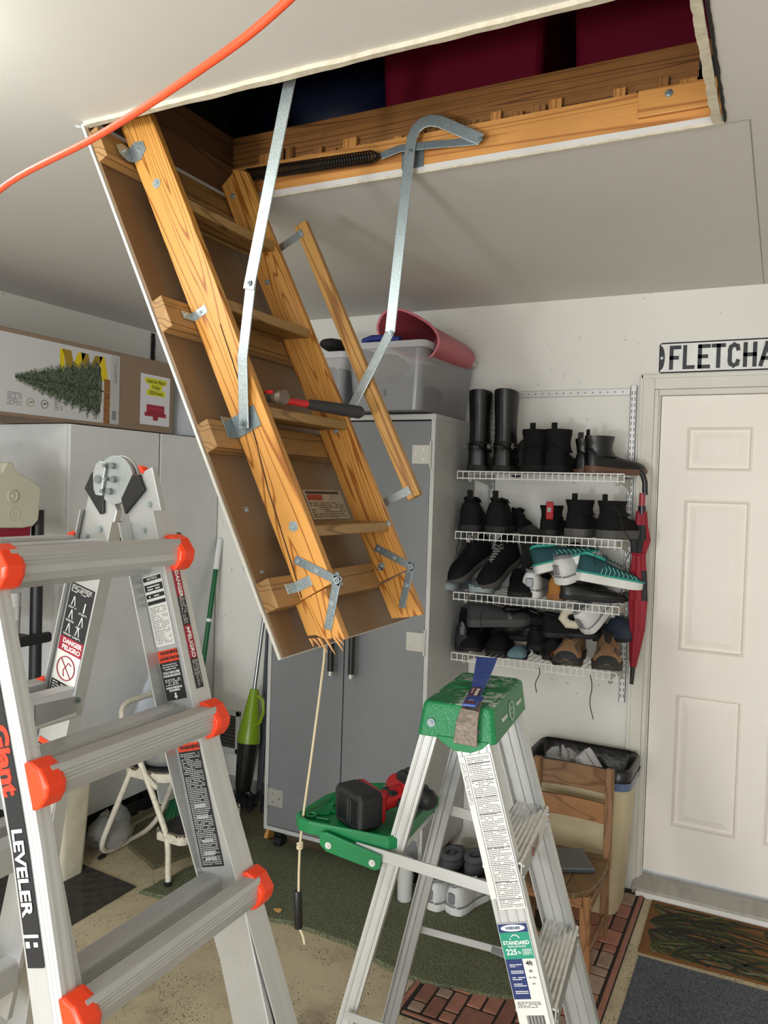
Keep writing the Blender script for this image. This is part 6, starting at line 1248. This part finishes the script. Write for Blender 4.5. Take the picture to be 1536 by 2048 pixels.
# shelf 4
shoe(put(922, 1303, s4, 3.26, 100), .23, .078, .07, BK, SBK, .012, 'glossy black high-heeled pump at the left end of the lowest shelf', 'shoe', heel=.12)
for i, (px, w) in enumerate(((965, 'left'), (1012, 'right'))): shoe(put(px, 1312, s4, 3.48, -88+i*4), .24, .105, .075, BK3, SBK, .024, 'black clog with open back on the lowest shelf, the %s one of the pair' % w, 'shoe', 'black clogs', slip=True)
shoe(P3(935, 1252, 3.27) @ Rz(18) @ Ry(-4), .28, .105, .085, P('charcoal_knit', '2f2f31', .85), P('sole_char', '3d3c3b', .7), .034, 'charcoal trainer lying across the black clogs on the lowest shelf', 'shoe', lace=LBK)
for i, (px, py, rz_, lab) in enumerate(((1010, 1252, 40, 'black leather shoe tilted under the third shelf, left of the fleece slipper'), (1062, 1290, 60, 'black shoe in the middle of the lowest shelf beside the blue insole'), (1085, 1262, 25, 'black shoe with olive toe wedged under the third shelf'), (1100, 1312, 88, 'black shoe hidden left of the brown hiking shoes'))): shoe(P3(px, py, 3.30, -.02) @ Rz(rz_) @ Ry(-8+i*4), .25, .100, .08, (BK, BK3, BK2, BK3)[i], SBK, .022, lab, 'shoe', lace=LBK if i % 2 else None)
for i, (px, py, yy, rz_, ry_, lab) in enumerate(((918, 1262, 3.36, 70, 10, 'black trainer behind the charcoal trainer at left on the lowest shelf'), (985, 1272, 3.40, 20, 0, 'black shoe lying on the clogs under the left part of the third shelf'), (1040, 1262, 3.38, 15, 6, 'black shoe with raised toe above the pale blue open slipper'), (1078, 1306, 3.44, 70, 0, 'black shoe at the back of the lowest shelf behind the russet toe'), (1120, 1282, 3.42, 95, -12, 'black shoe heel behind the left brown hiking shoe'), (985, 1312, 3.42, 85, 0, 'black shoe between and behind the two black clogs'))):
    shoe(P3(px, py, yy, -.01) @ Rz(rz_) @ Ry(ry_), .26, .108, .095, (BK3, BK2, BK, BK3, BK2, BK)[i], SBK, .024, lab, 'shoe', lace=LBK if i % 2 else None)
shoe(put(1045, 1316, s4, 3.42, -82), .22, .085, .04, P('blue_insole', '6f8e99', .8), SBK, .012, 'pale blue open slipper on the lowest shelf between black shoes', 'slipper', slip=True, inside=P('blue_insole', '6f8e99', .8))
shoe(put(1105, 1332, s4, 3.38, -60), .20, .08, .05, P('russet', '6e3a20', .6), SBK, .016, 'small russet brown shoe toe left of the brown hiking shoes', 'shoe')
BR = P('hiker_brown', '9a7656', .8, grime=.3, gscale=50, dirt='5e4634'); 
for i, (px, w, gr) in enumerate(((1150, 'left', 'x'), (1222, 'right', 'y'))):
    t = shoe(put(px-(8 if i else 0), 1338+i*8, s4, 3.47, -86+i*6), .27, .118, .130, BR, P('sole_olive', '33332c', .7), .030, 'brown hiking shoe with dark toe cap on the lowest shelf, the %s one' % w, 'shoe', 'brown hiking shoes', lace=LBK, toecap=P('toe_rubber', '26282a', .6), accent=P('hiker_dark', '3c3430', .8))
    b = MB(WM[t.name])
    for sg in (1, -1):
        for k in range(4): x = .12+k*.03; b.tube([(x, sg*.046, .036), (x+.008, sg*.043, .06), (x-.006, sg*.028, .085)], .0035, 5)
    b.build('overlays', P('hiker_dark', '3c3430', .8), t)['kind'] = 'stuff'; b = MB(WM[t.name]); b.loft([[(.135+dx, y, .098-dx*.55+dz) for y in (-.022, 0, .022)]+[(.135+dx, 0.0, .099-dx*.55+dz)] for dx, dz in ((0, .004), (.05, .006))], cap=False); b.box(.130, .165, -.022, .022, .080, .094, .004); b.build('tongue_patch', P('patch_dark', '2a2d30', .6), t)
    b = MB(WM[t.name]); b.lathe([(0, 0), (.004, .001), (.0, .005)], 8); 
FL = P('fleece_cream', 'c9c1ac', .95, bump=1, bscale=150)
t = thing('slipper', at(1138, 1232, 'Y', 3.3), 'cream fleece-lined slipper on its side under the third shelf', 'slipper'); pts = [at(x, y, 'Y', 3.29) for x, y in ((1166, 1222), (1150, 1218), (1132, 1222), (1126, 1236), (1136, 1248), (1152, 1250), (1166, 1240))]; MB().tube(pts, [.014, .018, .020, .021, .020, .018, .012], 10).build('fleece_cuff', FL, t, smooth=True)
lump('slipper_body', (0, 0, 0), (.001, .001, .001), FL) if False else None
c_ = at(1150, 1232, 'Y', 3.38); b = MB(); b.tube([c_+V((-.03, 0, 0)), c_+V((.03, .06, .01))], [.035, .02], 12); b.build('slipper_sole', SGY, t, smooth=True)
sneaker(P3(1172, 1268, 3.30) @ Rz(60) @ Ry(-40), 'white', 'white sneaker leaning heel down behind the brown hiking shoes')
t = shoe(P3(1188, 1280, 3.42) @ Rz(-6) @ Ry(-6), .19, .10, .095, P('navy_slip', '1a2434', .7), SBK, .016, 'dark navy clog with a light blue patch behind the right brown hiking shoe', 'shoe', slip=True, inside=P('sky_patch', '3f7fae', .6))
dangle(1078, 1335, 1071, 1385, 3.19, LBK, bpy.data.objects['shoe']); dangle(1180, 1350, 1184, 1438, 3.19, LBK, bpy.data.objects['shoe'])
dangle(941, 1190, 926, 1222, 3.19, LBK, bpy.data.objects['shoe']); dangle(966, 1192, 962, 1262, 3.19, LBK, bpy.data.objects['shoe'])
# ------------------------------------------------------------------ umbrella hooked on the top shelf
um = thing('umbrella', at(1283, 1020, 'Y', 3.45), 'folded red and black umbrella hanging by its curved black handle beside the door', 'umbrella'); yu = 3.375
pts = [at(x, y, 'Y', yu) for x, y in ((1256, 958), (1256, 945), (1266, 937), (1277, 940), (1286, 950), (1290, 965), (1290, 990))]; MB().tube(pts, .0115, 12).build('handle', BLK, um, smooth=True)
a, b_ = at(1284, 988, 'Y', yu), at(1284, 1018, 'Y', yu); a, b_ = at(1285, 986, 'Y', yu), at(1284, 1012, 'Y', yu); MB().tube([a, b_], .0125, 12).build('collar', P('collar_red', '9c3238', .4), um, smooth=True)
a2, b2 = b_, at(1284, 1028, 'Y', yu); MB().tube([a2, b2], .0155, 12).build('ferrule', BLK, um, smooth=True)
UR, UB = P('umbrella_red', '8c0f22', .65), P('umbrella_black', '17181b', .65)
cl = [(1283, 1022, .017), (1282, 1050, .022), (1279, 1080, .034), (1277, 1110, .022), (1277, 1140, .026), (1277, 1200, .030), (1275, 1260, .026), (1270, 1300, .018), (1266, 1335, .010)]
rings = []
for i, (x, y, r) in enumerate(cl):
    c_ = at(x, y, 'Y', yu); rings.append([(c_.x+r*1.15*math.cos(a)*(1+.14*math.sin(5*a+i*.7)), c_.y+r*.75*math.sin(a)*(1+.14*math.sin(5*a+i*.7)), c_.z) for a in [k*math.pi/12 for k in range(24)]])
b = MB(); n_ = 24
for i in range(len(rings)-1):
    for k in range(n_):
        ang = ((k+i*2.2) % 24)/24; b.mi = 1 if (i in (1, 2) and .22 < ang < .98) or (i in (3, 4) and .20 < ang < .74) else 0
        b.add([rings[i][k], rings[i][(k+1) % n_], rings[i+1][(k+1) % n_], rings[i+1][k]], [(0, 1, 2, 3)])
b.build('canopy', [UR, UB], um, smooth=True)
c_ = at(1277, 1106, 'Y', yu); MB().tube([(c_.x+.024*math.cos(a), c_.y+.02*math.sin(a), c_.z+.004*math.sin(a)) for a in [k*math.pi/10 for k in range(21)]], .006, 6).build('strap', UR, um, smooth=True)
MB().tube([at(1266, 1333, 'Y', yu), at(1263, 1368, 'Y', yu)], [.010, .008], 10).build('tip', BLK, um, smooth=True)
# ------------------------------------------------------------------ shoes on the floor
for i, (px, py, w) in enumerate(((856, 1828, 'left'), (900, 1838, 'right'))):
    p = at(px, py, 'Z', .017); sneaker(T(p.x-.008, p.y+.03, .0175, math.radians(72+i*4)), 'white', 'white and silver sneaker on the green carpet behind the stepladder, the %s one' % w, 'floor sneakers')
GFUR = P('grey_fleece', '55575c', .98, bump=1, bscale=120)
for i, (x, y) in enumerate(((-1.222, 3.17), (-1.122, 3.20))):
    t = lump('slipper', (x, y+.06, .075), (.050, .115, .045), GFUR, 'fuzzy grey slipper on the floor beside the grey cabinet, the %s one' % ('left', 'right')[i], 'slipper', 70+i, .08, 'fuzzy slippers')
    b = MB(); b.tube([(x+.036*math.cos(a), y+.03+.05*math.sin(a), .112) for a in [k*math.pi/9 for k in range(19)]], .016, 8); b.build('cuff', GFUR, t, smooth=True); b = MB(); b.add([(x+.034*math.cos(a), y+.03+.048*math.sin(a), .116) for a in [k*math.pi/9 for k in range(18)]], [tuple(range(18))]); b.build('lining', HOLE, t)
    b = MB(); b.loft([[(x+.052*math.cos(a), y+.06+.12*math.sin(a), z) for a in [k*math.pi/9 for k in range(18)]] for z in (.001, .035)]); b.build('sole', SGY, t)
